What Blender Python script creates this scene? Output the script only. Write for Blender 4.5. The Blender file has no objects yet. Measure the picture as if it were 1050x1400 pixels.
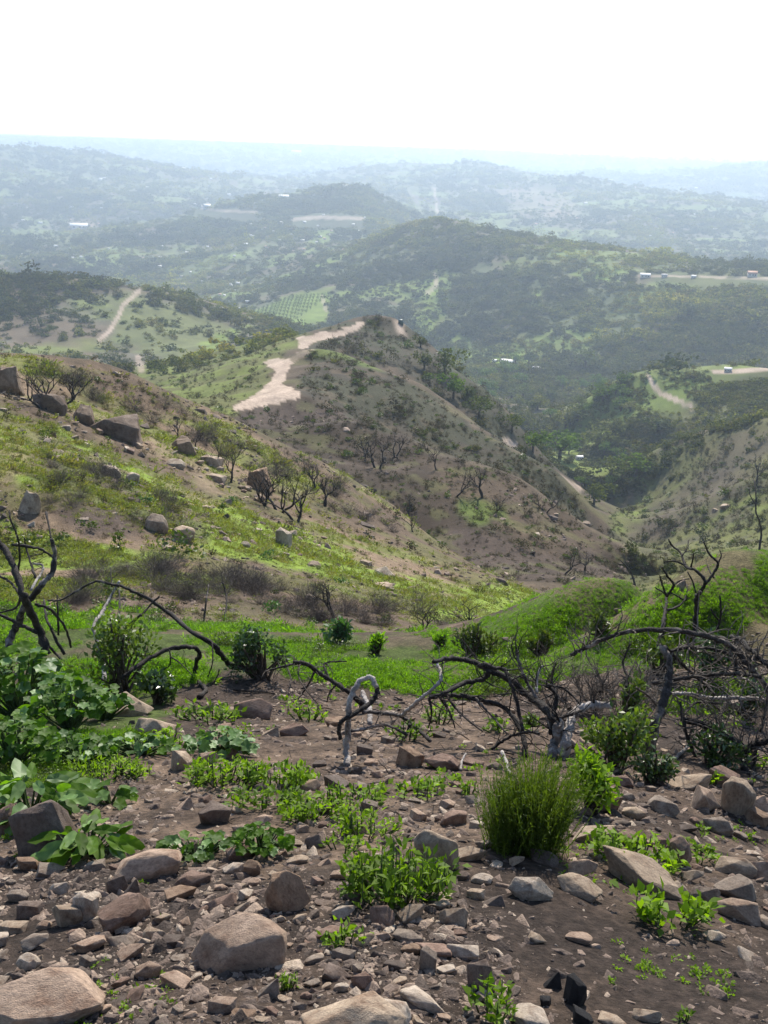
import bpy, bmesh, math, random
import numpy as np
from mathutils import Vector, Matrix, noise as mnoise
random.seed(7)
rng = np.random.default_rng(11)
scene = bpy.context.scene
COL = scene.collection
R = math.radians

# ------------------------------------------------------------------ camera
F = 1400.0                                   # focal length in photograph pixels
HORIZ = 201.0
ROLL = math.radians(1.8)                     # the photograph leans a little
cR, sR = math.cos(ROLL), math.sin(ROLL)
P = math.atan((700 - HORIZ) / F)
cP, sP = math.cos(P), math.sin(P)
EYE = 1.6
cam_d = bpy.data.cameras.new('camera')
cam = bpy.data.objects.new('camera', cam_d)
COL.objects.link(cam)
cam_d.sensor_fit = 'VERTICAL'
cam_d.sensor_height = 36
cam_d.lens = 36.0
cam_d.clip_start = 0.05
cam_d.clip_end = 60000
cam.location = (0, 0, 0)
cam.matrix_world = Matrix.Rotation(math.pi / 2 - P, 4, 'X') @ Matrix.Rotation(ROLL, 4, 'Z')
scene.camera = cam

def ray(px, py):
    u = (px - 525) / F
    v = (700 - py) / F
    u, v = u * cR - v * sR, u * sR + v * cR
    return np.array([u, cP + v * sP, -sP + v * cP])

def pix2ang(px, py):
    u = (np.asarray(px, float) - 525) / F
    v = (700 - np.asarray(py, float)) / F
    u, v = u * cR - v * sR, u * sR + v * cR
    x = u; y = cP + v * sP; z = -sP + v * cP
    return np.arctan2(x, y), -z / np.hypot(x, y)

def project(x, y, z):
    f = y * cP - z * sP
    up = y * sP + z * cP
    f = np.where(np.abs(f) < 1e-6, 1e-6, f)
    a, b = x / f, up / f
    return 525 + F * (a * cR + b * sR), 700 - F * (b * cR - a * sR), f

# ------------------------------------------------------------------ numpy noise
def _h(ix, iy, s):
    n = (ix.astype(np.int64) * 374761393 + iy.astype(np.int64) * 668265263 + s * 1442695041) & 0xFFFFFFFF
    n = ((n ^ (n >> 13)) * 1274126177) & 0xFFFFFFFF
    n = (n ^ (n >> 16)) & 0xFFFFFFFF
    return n / 4294967295.0

def vnoise(x, y, s=0):
    ix = np.floor(x); iy = np.floor(y)
    fx = x - ix; fy = y - iy
    ux = fx * fx * fx * (fx * (fx * 6 - 15) + 10); uy = fy * fy * fy * (fy * (fy * 6 - 15) + 10)
    a = _h(ix, iy, s); b = _h(ix + 1, iy, s); c = _h(ix, iy + 1, s); d = _h(ix + 1, iy + 1, s)
    return (a + (b - a) * ux) * (1 - uy) + (c + (d - c) * ux) * uy

def fbm(x, y, s=0, o=4, g=0.5):
    t = 0; a = 1; w = 0
    for k in range(o):
        c, q = math.cos(k * 1.1), math.sin(k * 1.1)
        t = t + a * vnoise((x * c - y * q) * 2 ** k + 17.3 * k, (x * q + y * c) * 2 ** k - 9.1 * k, s + k)
        w += a; a *= g
    return t / w

def sstep(a, b, x):
    t = np.clip((x - a) / (b - a), 0, 1)
    return t * t * (3 - 2 * t)

# ------------------------------------------------------------------ terrain survey: crest lines, faces and valley floors (bearing, drop, distance)
CURVES = []
def curve(*pts): CURVES.append(pts)
def fg(px, py, s):
    th, t = pix2ang(px, py)
    return (px, py, EYE / (float(t) - s))
for py, s in ((1560, .375), (1480, .378), (1400, .38), (1300, .38), (1200, .385), (1100, .39), (1040, .395), (1000, .40), (960, .41), (930, .42)):
    curve(*[fg(px, py, s + .01 * math.sin(px / 170 + py / 90)) for px in (-350, -150, 0, 130, 260, 400, 525, 660, 790, 920, 1050, 1200, 1400)])
curve((-350, 890, 12.5), (0, 895, 12), (300, 905, 11.5), (525, 905, 12), (700, 910, 11), (800, 903, 11), (900, 892, 11), (1050, 880, 11.2), (1400, 860, 11.2))
curve((-350, 850, 18), (0, 858, 17.5), (300, 872, 17), (525, 884, 16.5), (640, 885, 16.5), (720, 868, 15.5), (800, 850, 14), (900, 825, 13.3), (1050, 800, 13), (1400, 770, 13))
curve((800, 830, 16.2), (880, 804, 14.9), (950, 787, 14.3), (1050, 761, 14.2), (1400, 690, 14))
# mound crest
curve((690, 872, 21), (730, 850, 20.5), (770, 822, 19.5), (830, 798, 18.2), (880, 783, 17.2), (950, 762, 16.3), (1050, 732, 15.5), (1200, 692, 15), (1400, 636, 15))
curve((690, 885, 25), (770, 862, 25), (880, 835, 24), (1050, 800, 23), (1400, 720, 22))
curve((770, 870, 35), (880, 850, 38), (1050, 830, 40), (1400, 800, 40))
# swale foot
curve((-350, 815, 26), (0, 827, 25), (150, 835, 24.5), (300, 850, 23.5), (420, 862, 23), (520, 870, 22.5), (600, 876, 23), (650, 876, 25))
curve((-350, 780, 29), (0, 790, 28.5), (100, 797, 28), (200, 806, 27.5), (300, 822, 26.5), (400, 842, 25.5), (520, 858, 25), (600, 862, 27), (660, 858, 30))
curve((660, 866, 28), (700, 850, 37), (740, 838, 45), (780, 835, 55), (830, 826, 80), (880, 812, 110))
# hillside across the swale
curve((-350, 620, 42), (0, 640, 42), (100, 690, 39), (200, 720, 38), (300, 760, 36), (400, 792, 34), (500, 828, 31), (560, 845, 30.5), (620, 848, 33))
curve((-350, 530, 60), (0, 545, 60), (100, 600, 57), (200, 640, 55), (300, 680, 54), (400, 722, 51), (500, 772, 46), (600, 815, 41), (680, 838, 41))
curve((-350, 500, 70), (0, 512, 70), (100, 545, 69), (200, 590, 66), (300, 630, 66), (400, 672, 66), (500, 725, 63), (600, 785, 54), (700, 825, 50))
curve((-350, 468, 78), (0, 484, 78), (60, 487, 78), (130, 495, 78), (200, 520, 78), (250, 547, 78), (310, 567, 82), (373, 600, 84), (433, 632, 86), (473, 655, 87), (550, 702, 86), (600, 742, 80), (650, 775, 70), (720, 805, 62), (770, 829, 54))
curve((-350, 530, 100), (0, 545, 100), (130, 560, 100), (250, 600, 95), (310, 625, 98), (433, 680, 103), (550, 735, 103), (650, 790, 86), (720, 815, 75), (770, 822, 72))
# brown spur
curve((410, 585, 150), (410, 612, 130))
curve((550, 640, 125), (550, 680, 112), (550, 710, 107))
curve((650, 675, 118), (650, 730, 103), (650, 765, 94))
curve((750, 735, 108), (750, 785, 88), (750, 808, 80))
curve((850, 785, 102), (860, 805, 96))
curve((470, 570, 150), (525, 588, 145), (575, 610, 140), (650, 635, 135), (710, 656, 130), (765, 700, 122), (825, 735, 118), (875, 771, 112), (890, 792, 108))
curve((525, 596, 160), (575, 618, 156), (650, 648, 150), (710, 676, 146), (765, 715, 140), (825, 760, 135), (880, 795, 135))
# road crest and the spur behind
curve((318, 562, 150), (345, 555, 155), (410, 540, 162))
curve((340, 545, 165), (370, 525, 180), (395, 520, 182))
curve((365, 497, 205), (385, 490, 210), (412, 492, 208))
curve((430, 477, 216), (450, 478, 216), (490, 495, 208), (525, 508, 202), (575, 526, 196), (625, 566, 187), (690, 606, 177), (765, 646, 170), (785, 672, 165), (806, 716, 158), (830, 765, 150))
curve((470, 505, 250), (525, 525, 240), (575, 555, 235), (625, 590, 225), (690, 630, 215), (765, 672, 205), (806, 745, 190))
curve((410, 482, 262), (430, 461, 290), (470, 444, 305), (500, 433, 312), (545, 439, 310), (560, 461, 300), (590, 480, 292), (640, 516, 280), (675, 541, 275), (710, 586, 265), (740, 631, 258), (770, 665, 250))
curve((430, 480, 380), (500, 470, 400), (545, 475, 400), (600, 510, 390), (675, 570, 360), (740, 640, 330))
curve((255, 556, 150), (300, 548, 180), (330, 530, 205), (350, 510, 235))
curve((-100, 560, 220), (100, 560, 220), (235, 529, 300), (300, 498, 345), (350, 473, 370), (400, 456, 380))
curve((-100, 520, 450), (100, 520, 450), (235, 510, 480), (300, 490, 520), (350, 470, 560))
# valley floor
curve((885, 800, 150), (868, 758, 215), (842, 722, 300), (815, 672, 390), (780, 622, 500), (752, 572, 620), (705, 522, 780), (690, 497, 880), (640, 478, 980), (560, 470, 1000))
# right spurs
curve((1400, 720, 90), (1050, 742, 130), (980, 758, 150), (920, 765, 170))
curve((1400, 600, 210), (1050, 650, 230), (1000, 665, 232), (950, 688, 240), (900, 720, 250))
curve((1400, 540, 310), (1050, 572, 330), (960, 591, 340), (900, 613, 345), (860, 652, 338), (840, 692, 325))
curve((1400, 575, 430), (1050, 600, 430), (960, 608, 440), (900, 625, 440), (850, 660, 420))
curve((1400, 478, 530), (1050, 502, 525), (1000, 505, 522), (940, 508, 515), (890, 514, 510), (830, 535, 515), (780, 553, 545), (745, 566, 590))
curve((1050, 545, 480), (950, 555, 475), (880, 568, 470), (830, 590, 480))
curve((1400, 540, 640), (1050, 560, 640), (950, 565, 640), (880, 565, 645), (800, 560, 670), (740, 545, 720))
curve((1400, 480, 860), (1050, 495, 860), (900, 505, 860), (800, 505, 860), (740, 500, 880))
curve((1050, 430, 970), (900, 440, 960), (800, 440, 980), (690, 445, 1010), (690, 400, 1110))
curve((1400, 382, 1100), (1050, 380, 1100), (950, 378, 1100), (880, 376, 1100), (800, 376, 1120), (750, 368, 1160), (720, 352, 1210), (690, 338, 1270), (650, 312, 1380), (610, 300, 1450), (560, 309, 1500), (520, 324, 1520))
curve((1400, 405, 1600), (1050, 400, 1600), (900, 395, 1600), (750, 385, 1650), (650, 340, 1850), (560, 335, 1950))
# middle left
curve((-350, 395, 740), (0, 386, 750), (100, 387, 750), (190, 396, 755), (240, 407, 750), (300, 422, 740), (345, 442, 710), (375, 462, 660))
curve((-350, 440, 660), (0, 432, 680), (100, 435, 670), (190, 440, 665), (260, 450, 650), (310, 470, 620))
curve((-350, 480, 600), (0, 470, 610), (100, 475, 600), (190, 480, 590))
curve((-350, 420, 1300), (0, 415, 1300), (150, 415, 1300), (250, 430, 1250), (330, 440, 1150))
curve((580, 430, 1080), (520, 430, 1080), (450, 440, 1050), (395, 437, 1100), (350, 428, 1150))
curve((580, 390, 1200), (520, 395, 1200), (450, 400, 1220), (400, 405, 1250))
curve((560, 345, 1350), (500, 360, 1400), (430, 365, 1500), (380, 380, 1450), (300, 400, 1500))
curve((480, 335, 1800), (420, 345, 1800), (330, 360, 1750), (250, 385, 1700), (100, 370, 1800), (0, 372, 1800), (-350, 375, 1800))
curve((300, 320, 2150), (380, 310, 2150), (450, 300, 2150), (520, 305, 2100))
curve((240, 300, 2500), (280, 286, 2500), (330, 273, 2500), (390, 269, 2550), (420, 265, 2600), (470, 253, 2600), (510, 262, 2550), (540, 281, 2450), (562, 301, 2350))
curve((240, 320, 2900), (330, 300, 3000), (470, 275, 3200), (540, 290, 3100), (600, 310, 2600))
curve((-350, 320, 2600), (0, 325, 2600), (100, 318, 2700), (200, 312, 2700))
# far ridges
curve((-350, 185, 4200), (0, 207, 4200), (60, 206, 4200), (130, 213, 4200), (200, 228, 4100), (260, 241, 4000), (310, 259, 3800), (335, 278, 3500))
curve((-350, 260, 3300), (0, 265, 3300), (150, 270, 3300), (250, 285, 3100))
curve((-350, 215, 5500), (0, 225, 5500), (200, 238, 5500), (330, 245, 5200), (430, 252, 4200))
curve((470, 240, 4600), (540, 226, 4800), (600, 232, 4600), (640, 225, 4500), (700, 236, 4400), (760, 249, 4200), (800, 246, 4000), (860, 262, 3800), (950, 276, 3500), (1050, 288, 3400), (1400, 292, 3400))
curve((620, 280, 3400), (700, 290, 3300), (800, 285, 3100), (900, 310, 2800), (1050, 325, 2700), (1400, 330, 2700))
curve((700, 340, 2300), (800, 335, 2500), (900, 345, 2300), (1050, 355, 2200), (1400, 360, 2200))
curve((470, 250, 5600), (640, 245, 5600), (800, 262, 5300), (950, 290, 4500), (1400, 300, 4500))
curve((830, 241, 6500), (900, 235, 6500), (1000, 226, 6500), (1050, 225, 6500), (1400, 233, 6500))
curve((600, 226, 7500), (830, 248, 8000), (1050, 240, 8500), (1400, 235, 8500))
curve((-350, 200, 7500), (0, 203, 7500), (200, 208, 7500), (400, 216, 7500))
curve((-350, 185, 9000), (0, 188, 9000), (130, 190, 9000), (300, 194, 9000), (450, 200, 9500), (600, 207, 10000), (750, 213, 10500), (860, 220, 11000), (950, 225, 11500), (1050, 229, 12000), (1400, 235, 12000))
curve((-350, 230, 13500), (200, 235, 13500), (700, 240, 13500), (1400, 245, 13500))

pts = []
for c in CURVES:
    for (a, b) in zip(c[:-1], c[1:]):
        n = max(1, int(abs(b[0] - a[0]) / 45))
        for k in range(n):
            u = k / n
            pts.append((a[0] + (b[0] - a[0]) * u, a[1] + (b[1] - a[1]) * u, math.exp(math.log(a[2]) * (1 - u) + math.log(b[2]) * u)))
    pts.append(c[-1])
pts = np.array(pts)
th_c, t_c = pix2ang(pts[:, 0], pts[:, 1])
l_c = np.log(pts[:, 2])
q_c = t_c - EYE / pts[:, 2]
X = np.stack([th_c, l_c], 1)
def kern(d): return np.sqrt(d * d + .018 ** 2)
D = np.sqrt(((X[:, None] - X[None]) ** 2).sum(-1))
n = len(X)
A = np.zeros((n + 3, n + 3))
A[:n, :n] = kern(D) + np.eye(n) * -0.002
A[:n, n] = 1; A[:n, n + 1:] = X
A[n:, :n] = A[:n, n:].T
W = np.linalg.solve(A, np.concatenate([q_c, np.zeros(3)]))
TH0, TH1 = -0.62, 0.62
gth = np.linspace(TH0, TH1, 260)
L0, L1 = math.log(1.3), math.log(13500)
gl = np.linspace(L0, L1, 900)
Q = np.zeros((len(gl), len(gth)))
for i, l in enumerate(gl):
    d = np.sqrt((gth[:, None] - X[None, :, 0]) ** 2 + (l - X[None, :, 1]) ** 2)
    Q[i] = kern(d) @ W[:n] + W[n] + W[n + 1] * gth + W[n + 2] * l

# the near slopes are worn smooth between the surveyed lines
Qs = Q.copy()
for k_ in range(22):
    Qs[1:-1] = (Qs[:-2] + 2 * Qs[1:-1] + Qs[2:]) / 4
    if k_ < 8: Qs[:, 1:-1] = (Qs[:, :-2] + 2 * Qs[:, 1:-1] + Qs[:, 2:]) / 4
wl = (sstep(1.9, 2.2, gl) * (1 - sstep(3.1, 3.4, gl)))[:, None]
Q = Q * (1 - wl) + Qs * wl

def grid_at(G, th, l):
    a = np.clip((th - TH0) / (TH1 - TH0) * (len(gth) - 1), 0, len(gth) - 1.001)
    b = np.clip((l - L0) / (L1 - L0) * (len(gl) - 1), 0, len(gl) - 1.001)
    i = a.astype(int); j = b.astype(int); fa = a - i; fb = b - j
    return (G[j, i] * (1 - fa) + G[j, i + 1] * fa) * (1 - fb) + (G[j + 1, i] * (1 - fa) + G[j + 1, i + 1] * fa) * fb

fine = np.arange(-0.56, 0.5601, 0.0020)
coarse = np.linspace(0.60, 2 * math.pi - 0.60, 60)
TH = np.concatenate([fine, coarse])
LR = np.arange(math.log(1.3), math.log(13500), 0.0068)
THg, LRg = np.meshgrid(TH, LR)
thw = np.where(THg > math.pi, THg - 2 * math.pi, THg)
Rg = np.exp(LRg)
Xg = Rg * np.sin(thw); Yg = Rg * np.cos(thw)
q = grid_at(Q, np.clip(thw, -0.6, 0.6), LRg)
Zg = -q * Rg - EYE
# gullies and roughness, wavelength by wavelength, only well below the size of the hill they sit on
k = 0
for lam in (900, 450, 240, 130, 70, 36, 18, 9, 4.5, 2.2, 1.1, .55, .28, .14):
    w = sstep(lam * 3.6, lam * 9, Rg) * (1 - sstep(lam * 500, lam * 1100, Rg))
    k += 1
    if w.max() <= 0: continue
    c, s_ = math.cos(k * 2.1), math.sin(k * 2.1)
    xx = (Xg * c - Yg * s_) / lam; yy = (Xg * s_ + Yg * c) / lam
    nn = vnoise(xx, yy, 50 + k)
    rid = 1 - np.abs(2 * nn - 1)
    amp = 0.050 if lam > 20 else (0.06 if lam > 3 else 0.055)
    if .5 < lam < 9.5: amp *= .5
    mix = 0.6 if lam > 8 else 0.2
    Zg += w * lam * amp * ((rid - .5) * mix * 1.3 + (nn - .5) * 2 * (1 - mix))
Zg = np.where(Zg > -2, -2 + 4 * np.tanh((Zg + 2) / 60), Zg)
print('top', Zg.max(), Zg.min())
Tg = -Zg / Rg
PXg, PYg, Fg = project(Xg, Yg, Zg)
NF = len(fine)
print('terrain points', n, 'grid', Zg.shape)

def prof_index(th):
    return float(np.clip((th - fine[0]) / (fine[1] - fine[0]), 0, NF - 1.001))

def hit(px, py, rmin=0.0, rmax=1e9):
    """the first ground point seen along a photograph ray"""
    th, t = pix2ang(px, py)
    a = prof_index(float(th)); i = int(a); f = a - i
    prof = Tg[:, i] * (1 - f) + Tg[:, i + 1] * f
    r = np.exp(LR)
    ok = np.where((prof <= t) & (r >= rmin) & (r <= rmax))[0]
    if len(ok) == 0:
        return None
    j = ok[0]
    if j == 0 or prof[j - 1] <= t:
        rr = r[j]
    else:
        u = (prof[j - 1] - t) / (prof[j - 1] - prof[j])
        rr = r[j - 1] + u * (r[j] - r[j - 1])
    return Vector((rr * math.sin(th), rr * math.cos(th), -float(t) * rr))

def zat(x, y):
    """ground height (arrays or numbers)"""
    x = np.asarray(x, float); y = np.asarray(y, float)
    th = np.arctan2(x, y); l = np.log(np.maximum(np.hypot(x, y), 1.31))
    a = np.clip((th - fine[0]) / (fine[1] - fine[0]), 0, NF - 1.001)
    b = np.clip((l - LR[0]) / (LR[1] - LR[0]), 0, len(LR) - 1.001)
    i = a.astype(int); j = b.astype(int); fa = a - i; fb = b - j
    return (Zg[j, i] * (1 - fa) + Zg[j, i + 1] * fa) * (1 - fb) + (Zg[j + 1, i] * (1 - fa) + Zg[j + 1, i + 1] * fa) * fb
# ------------------------------------------------------------------ land cover (what grows or lies where)
def inpoly(px, py, poly):
    res = np.zeros(px.shape, bool)
    m = len(poly)
    for i in range(m):
        x1, y1 = poly[i]; x2, y2 = poly[(i + 1) % m]
        if y1 == y2: continue
        cond = ((y1 > py) != (y2 > py)) & (px < (x2 - x1) * (py - y1) / (y2 - y1) + x1)
        res ^= cond
    return res

def blur(m, n=2):
    m = m.astype(float)
    for _ in range(n):
        m[:, 1:-1] = (m[:, :-2] + 2 * m[:, 1:-1] + m[:, 2:]) / 4
        m[1:-1] = (m[:-2] + 2 * m[1:-1] + m[2:]) / 4
    return m

# warped survey coordinates so that the borders of the cover wander
nz_a = fbm(THg * 60, LRg * 40, 301, 4) - .5
nz_b = fbm(THg * 60 + 50, LRg * 40 + 9, 302, 4) - .5
PXw = PXg + nz_a * 44
PYw = PYg + nz_b * 26
def region(poly, r0, r1, soft=2, warp=True):
    if warp is False: m = inpoly(PXg + nz_b * 12, PYg + nz_a * 9, poly)
    else: m = inpoly(PXw, PYw, poly)
    m = m & (Rg >= r0) & (Rg <= r1) & (Fg > 0)
    return blur(m, soft)

C = {k: np.array(v) for k, v in dict(
    dark_soil=(.052, .041, .035), soil=(.105, .078, .060), pale_soil=(.23, .17, .125), tan=(.30, .225, .155),
    burnt=(.085, .066, .055), brown=(.140, .104, .070), scrub=(.050, .064, .030), olive=(.115, .125, .042),
    grass=(.105, .170, .022), bright=(.17, .25, .035), road=(.40, .325, .26), far=(.10, .118, .055), ash=(.12, .10, .085)).items()}
cov = np.zeros(Zg.shape + (3,))
def lay(col, m, s=1.0):
    global cov
    m = np.clip(m * s, 0, 1)[..., None]
    cov = cov * (1 - m) + (C[col] if isinstance(col, str) else np.array(col)) * m

n1 = fbm(Xg / 1.2, Yg / 1.2, 401, 5)
n2 = fbm(Xg / .25, Yg / .25, 402, 3)
nm = fbm(Xg / 9, Yg / 9, 403, 5)          # metres
nh = fbm(Xg / 3.2, Yg / 3.2, 404, 4)
nl = fbm(Xg / 60, Yg / 60, 405, 5)
nf = fbm(Xg / 350, Yg / 350, 406, 5)
# base by distance
cov[:] = C['soil']
lay('dark_soil', sstep(.42, .62, n1) * .8 + .1)
lay('pale_soil', sstep(.62, .75, n2) * .35)
far = sstep(330, 420, Rg)
mid = sstep(20, 24, Rg) * (1 - far)
lay('brown', mid)
lay((.062, .052, .038), mid * .6)
lay('olive', mid * sstep(.5, .65, nm) * .4)
lay('far', far)
lay('olive', far * sstep(.50, .62, nl) * .75)
lay('ash', far * sstep(.52, .60, nf) * .65)
lay('brown', far * sstep(.56, .68, 1 - nl) * .6)
# foreground
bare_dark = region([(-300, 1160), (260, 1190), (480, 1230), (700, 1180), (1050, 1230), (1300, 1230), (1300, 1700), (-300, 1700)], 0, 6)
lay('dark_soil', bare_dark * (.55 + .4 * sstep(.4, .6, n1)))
lit = region([(60, 1060), (300, 1000), (620, 950), (760, 1010), (640, 1150), (420, 1190), (140, 1180)], 0, 12, 6)  # sunlit part of the near slope, its light painted in as paler soil
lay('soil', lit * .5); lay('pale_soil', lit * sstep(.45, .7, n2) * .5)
MASK = {}
swale = region([(-350, 790), (0, 826), (150, 834), (300, 849), (420, 861), (520, 870), (640, 876), (700, 868), (760, 880), (860, 905), (760, 925), (640, 955), (520, 940), (430, 925), (330, 915), (250, 935), (210, 1010), (120, 1050), (-40, 1100), (-350, 1150)], 4, 34)
swale = np.maximum(swale, region([(900, 935), (1400, 900), (1400, 960), (900, 975)], 4, 34) * .4)
swale = np.maximum(swale, region([(540, 862), (640, 858), (720, 846), (800, 836), (800, 890), (640, 905)], 16, 33, 3) * .9)
MASK['swale'] = swale
lay('soil', swale * .7)
lay((.06, .09, .022), swale * (.25 + .65 * sstep(.4, .55, n1)))
mound = region([(620, 872), (660, 850), (770, 796), (880, 762), (960, 740), (1060, 708), (1400, 600), (1400, 900), (1050, 890), (880, 915), (740, 915)], 8, 22.5)
mbare = np.maximum(region([(775, 866), (880, 822), (935, 802), (945, 814), (880, 848), (790, 882)], 8, 24, 7) * .8, region([(990, 835), (1080, 815), (1400, 790), (1400, 900), (1000, 880)], 8, 24, 7) * .2)
mbare = np.maximum(mbare, region([(870, 845), (950, 820), (985, 850), (930, 890), (860, 885)], 8, 24, 7) * .45)
MASK['mound'] = mound * (1 - mbare)
lay('brown', mound * .8)
lay((.07, .115, .02), mound * (1 - mbare) * (.25 + .65 * sstep(.4, .55, n1)))
# hillside
hill = region([(-350, 455), (0, 483), (130, 494), (200, 518), (250, 546), (310, 566), (373, 599), (433, 630), (473, 652), (550, 700), (650, 773), (770, 828), (700, 866), (620, 872), (520, 868), (300, 848), (0, 825), (-350, 812)], 22.5, 96, 1)
MASK['hill'] = hill
lay('brown', hill)
lay('tan', hill * sstep(.45, .62, nm) * .35)
lay('burnt', hill * sstep(.5, .62, 1 - nm) * .45)
hg1 = region([(-350, 560), (0, 558), (80, 590), (200, 640), (320, 690), (430, 735), (520, 780), (620, 815), (760, 828), (700, 866), (560, 845), (430, 790), (300, 755), (200, 715), (60, 665), (-350, 640)], 22.5, 96, 4)
hg2 = region([(-350, 690), (0, 700), (120, 740), (250, 770), (330, 800), (230, 830), (0, 825), (-350, 812)], 22.5, 60, 4)
hg3 = region([(620, 800), (700, 800), (770, 826), (720, 866), (640, 872)], 22.5, 75, 3)
MASK['hillgreen'] = np.clip(hg1 * (.30 + .7 * sstep(.40, .55, nh)) + hg2 * sstep(.42, .56, nh) * .9 + hill * .35 * sstep(.5, .6, nm) * sstep(.45, .6, nh) + hg3, 0, 1) * (hill > .02)
lay('olive', hill * sstep(.42, .58, nh) * .55)
lay('bright', MASK['hillgreen'] * .85)
brush = region([(40, 600), (150, 640), (260, 690), (290, 740), (180, 740), (60, 700)], 22, 70, 4)
brush = np.maximum(brush, region([(90, 790), (160, 770), (250, 790), (330, 790), (420, 830), (640, 850), (640, 875), (520, 868), (300, 848), (90, 832)], 20, 50, 3))
MASK['brush'] = brush
lay('burnt', brush * .6)
lay('burnt', region([(70, 695), (170, 700), (190, 735), (110, 735)], 24, 60, 4) * .9)
lay('pale_soil', region([(-40, 530), (60, 560), (130, 600), (220, 640), (330, 690), (300, 660), (240, 610), (150, 570), (60, 545), (-40, 510)], 40, 80, 2) * .6 * sstep(.35, .6, nh))
# brown spur and the road crest
spur = region([(310, 566), (410, 540), (470, 560), (525, 587), (575, 609), (650, 634), (710, 654), (765, 698), (825, 733), (880, 770), (890, 800), (760, 835), (650, 780), (550, 704), (433, 633), (340, 585)], 84, 190, 1)
MASK['spur'] = spur
lay((.050, .038, .027), spur)
lay('burnt', spur * sstep(.45, .60, nm) * .7)
lay('brown', spur * region([(560, 625), (720, 660), (830, 740), (760, 760), (640, 700)], 80, 190, 8) * .35)
lay('olive', spur * sstep(.56, .68, nh) * .35)
lay('grass', region([(630, 685), (690, 690), (690, 712), (640, 712)], 80, 190, 3) * .6)
spurB = region([(410, 535), (430, 476), (525, 505), (625, 563), (690, 603), (765, 643), (806, 713), (830, 770), (765, 698), (650, 634), (525, 587)], 130, 240, 1)
MASK['spurB'] = spurB
lay((.060, .053, .039), spurB)
lay('scrub', spurB * sstep(.45, .58, nm) * .4)
lay('brown', spurB * sstep(.60, .7, nh) * .4)
lay('grass', region([(415, 478), (450, 474), (520, 500), (530, 512), (470, 492), (430, 484)], 180, 240, 2) * .55)
knob = region([(415, 480), (470, 443), (500, 431), (548, 438), (600, 480), (675, 538), (760, 640), (806, 700), (690, 603), (560, 515), (470, 480)], 225, 330, 1)
MASK['knob'] = knob
lay((.062, .057, .040), knob)
lay('scrub', knob * sstep(.4, .6, nm) * .45)
lslope = region([(180, 570), (180, 500), (330, 462), (425, 440), (432, 470), (365, 495), (372, 520), (315, 565)], 100, 420, 2)
MASK['lslope'] = lslope
lay('olive', lslope * .9); lay('bright', lslope * sstep(.45, .6, nm) * .28)
# right spurs
r1 = region([(835, 730), (860, 650), (905, 611), (960, 589), (1060, 568), (1400, 535), (1400, 760), (1050, 745), (900, 770)], 60, 380, 1)
gorge = region([(790, 900), (850, 790), (880, 700), (1400, 600), (1400, 900)], 22, 130, 4)
MASK['r1'] = np.maximum(r1, gorge * .9)
lay('olive', gorge * .75); lay((.06, .065, .035), gorge * sstep(.45, .6, nh) * .6)
lay((.090, .088, .052), r1); lay('olive', r1 * sstep(.40, .55, nm) * .8)
lay('brown', region([(930, 610), (1050, 575), (1400, 540), (1400, 620), (1050, 640), (960, 640)], 150, 360, 6) * .3)
lay('bright', r1 * sstep(.52, .66, nl) * sstep(.45, .6, nh) * .35)
lay('burnt', region([(850, 740), (900, 680), (1000, 640), (1050, 650), (950, 700), (900, 745)], 100, 380, 5) * .7)
r2 = region([(740, 566), (830, 534), (890, 514), (1000, 504), (1400, 475), (1400, 600), (900, 612), (800, 650)], 390, 640, 1)
MASK['r2'] = r2
lay('olive', r2 * .7)
lay('scrub', r2 * sstep(.5, .62, nl) * .5)
# far country accents
h1 = region([(240, 330), (280, 284), (390, 267), (470, 250), (545, 278), (570, 310), (420, 330)], 1900, 2900, 3)
lay('scrub', h1 * .7)
lay('bright', far * (1 - h1) * sstep(.60, .68, fbm(Xg / 130 + 7, Yg / 130, 431, 4)) * .5)
lay('bright', region([(560, 440), (590, 385), (615, 400), (600, 440), (580, 470)], 850, 1500, 2) * .6)
lay('bright', region([(655, 500), (680, 478), (715, 488), (715, 503)], 700, 1100, 2) * .8)
lay('bright', region([(590, 470), (640, 440), (660, 470), (640, 490)], 700, 1200, 2) * .45)
lay('bright', region([(770, 376), (850, 375), (850, 382), (790, 384)], 800, 1200, 1) * .8)
lay('bright', region([(730, 410), (742, 395), (750, 420), (735, 425)], 800, 1200, 1) * .7)
lay('bright', region([(740, 610), (790, 615), (880, 650), (900, 665), (840, 660), (760, 640)], 300, 700, 2) * .55)
orch = region([(335, 428), (395, 405), (450, 398), (450, 440), (390, 450), (340, 440)], 900, 1500, 1, False)
MASK['orch'] = orch
lay('bright', orch * .75)
lay('bright', region([(-40, 390), (150, 390), (160, 470), (-40, 480)], 500, 800, 6) * sstep(.4, .6, nl) * .4)
lay('bright', region([(150, 390), (310, 440), (330, 450), (250, 500), (160, 470)], 500, 800, 3) * .28)
lay('bright', region([(265, 480), (330, 440), (338, 446), (275, 495)], 500, 800, 1) * .6)
lay('bright', region([(405, 338), (440, 318), (460, 322), (430, 340)], 1500, 2300, 1) * .6)
lay('bright', region([(300, 356), (350, 335), (400, 330), (330, 360), (250, 380)], 1500, 2300, 2) * .35)
lay('tan', region([(745, 356), (800, 352), (815, 360), (760, 368)], 1500, 2800, 2) * .9)
lay('tan', region([(80, 310), (120, 304), (135, 312), (95, 318)], 2000, 3200, 1) * 1.0)
lay('tan', region([(690, 255), (790, 262), (790, 300), (700, 290)], 2800, 4500, 4) * .45)
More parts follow.
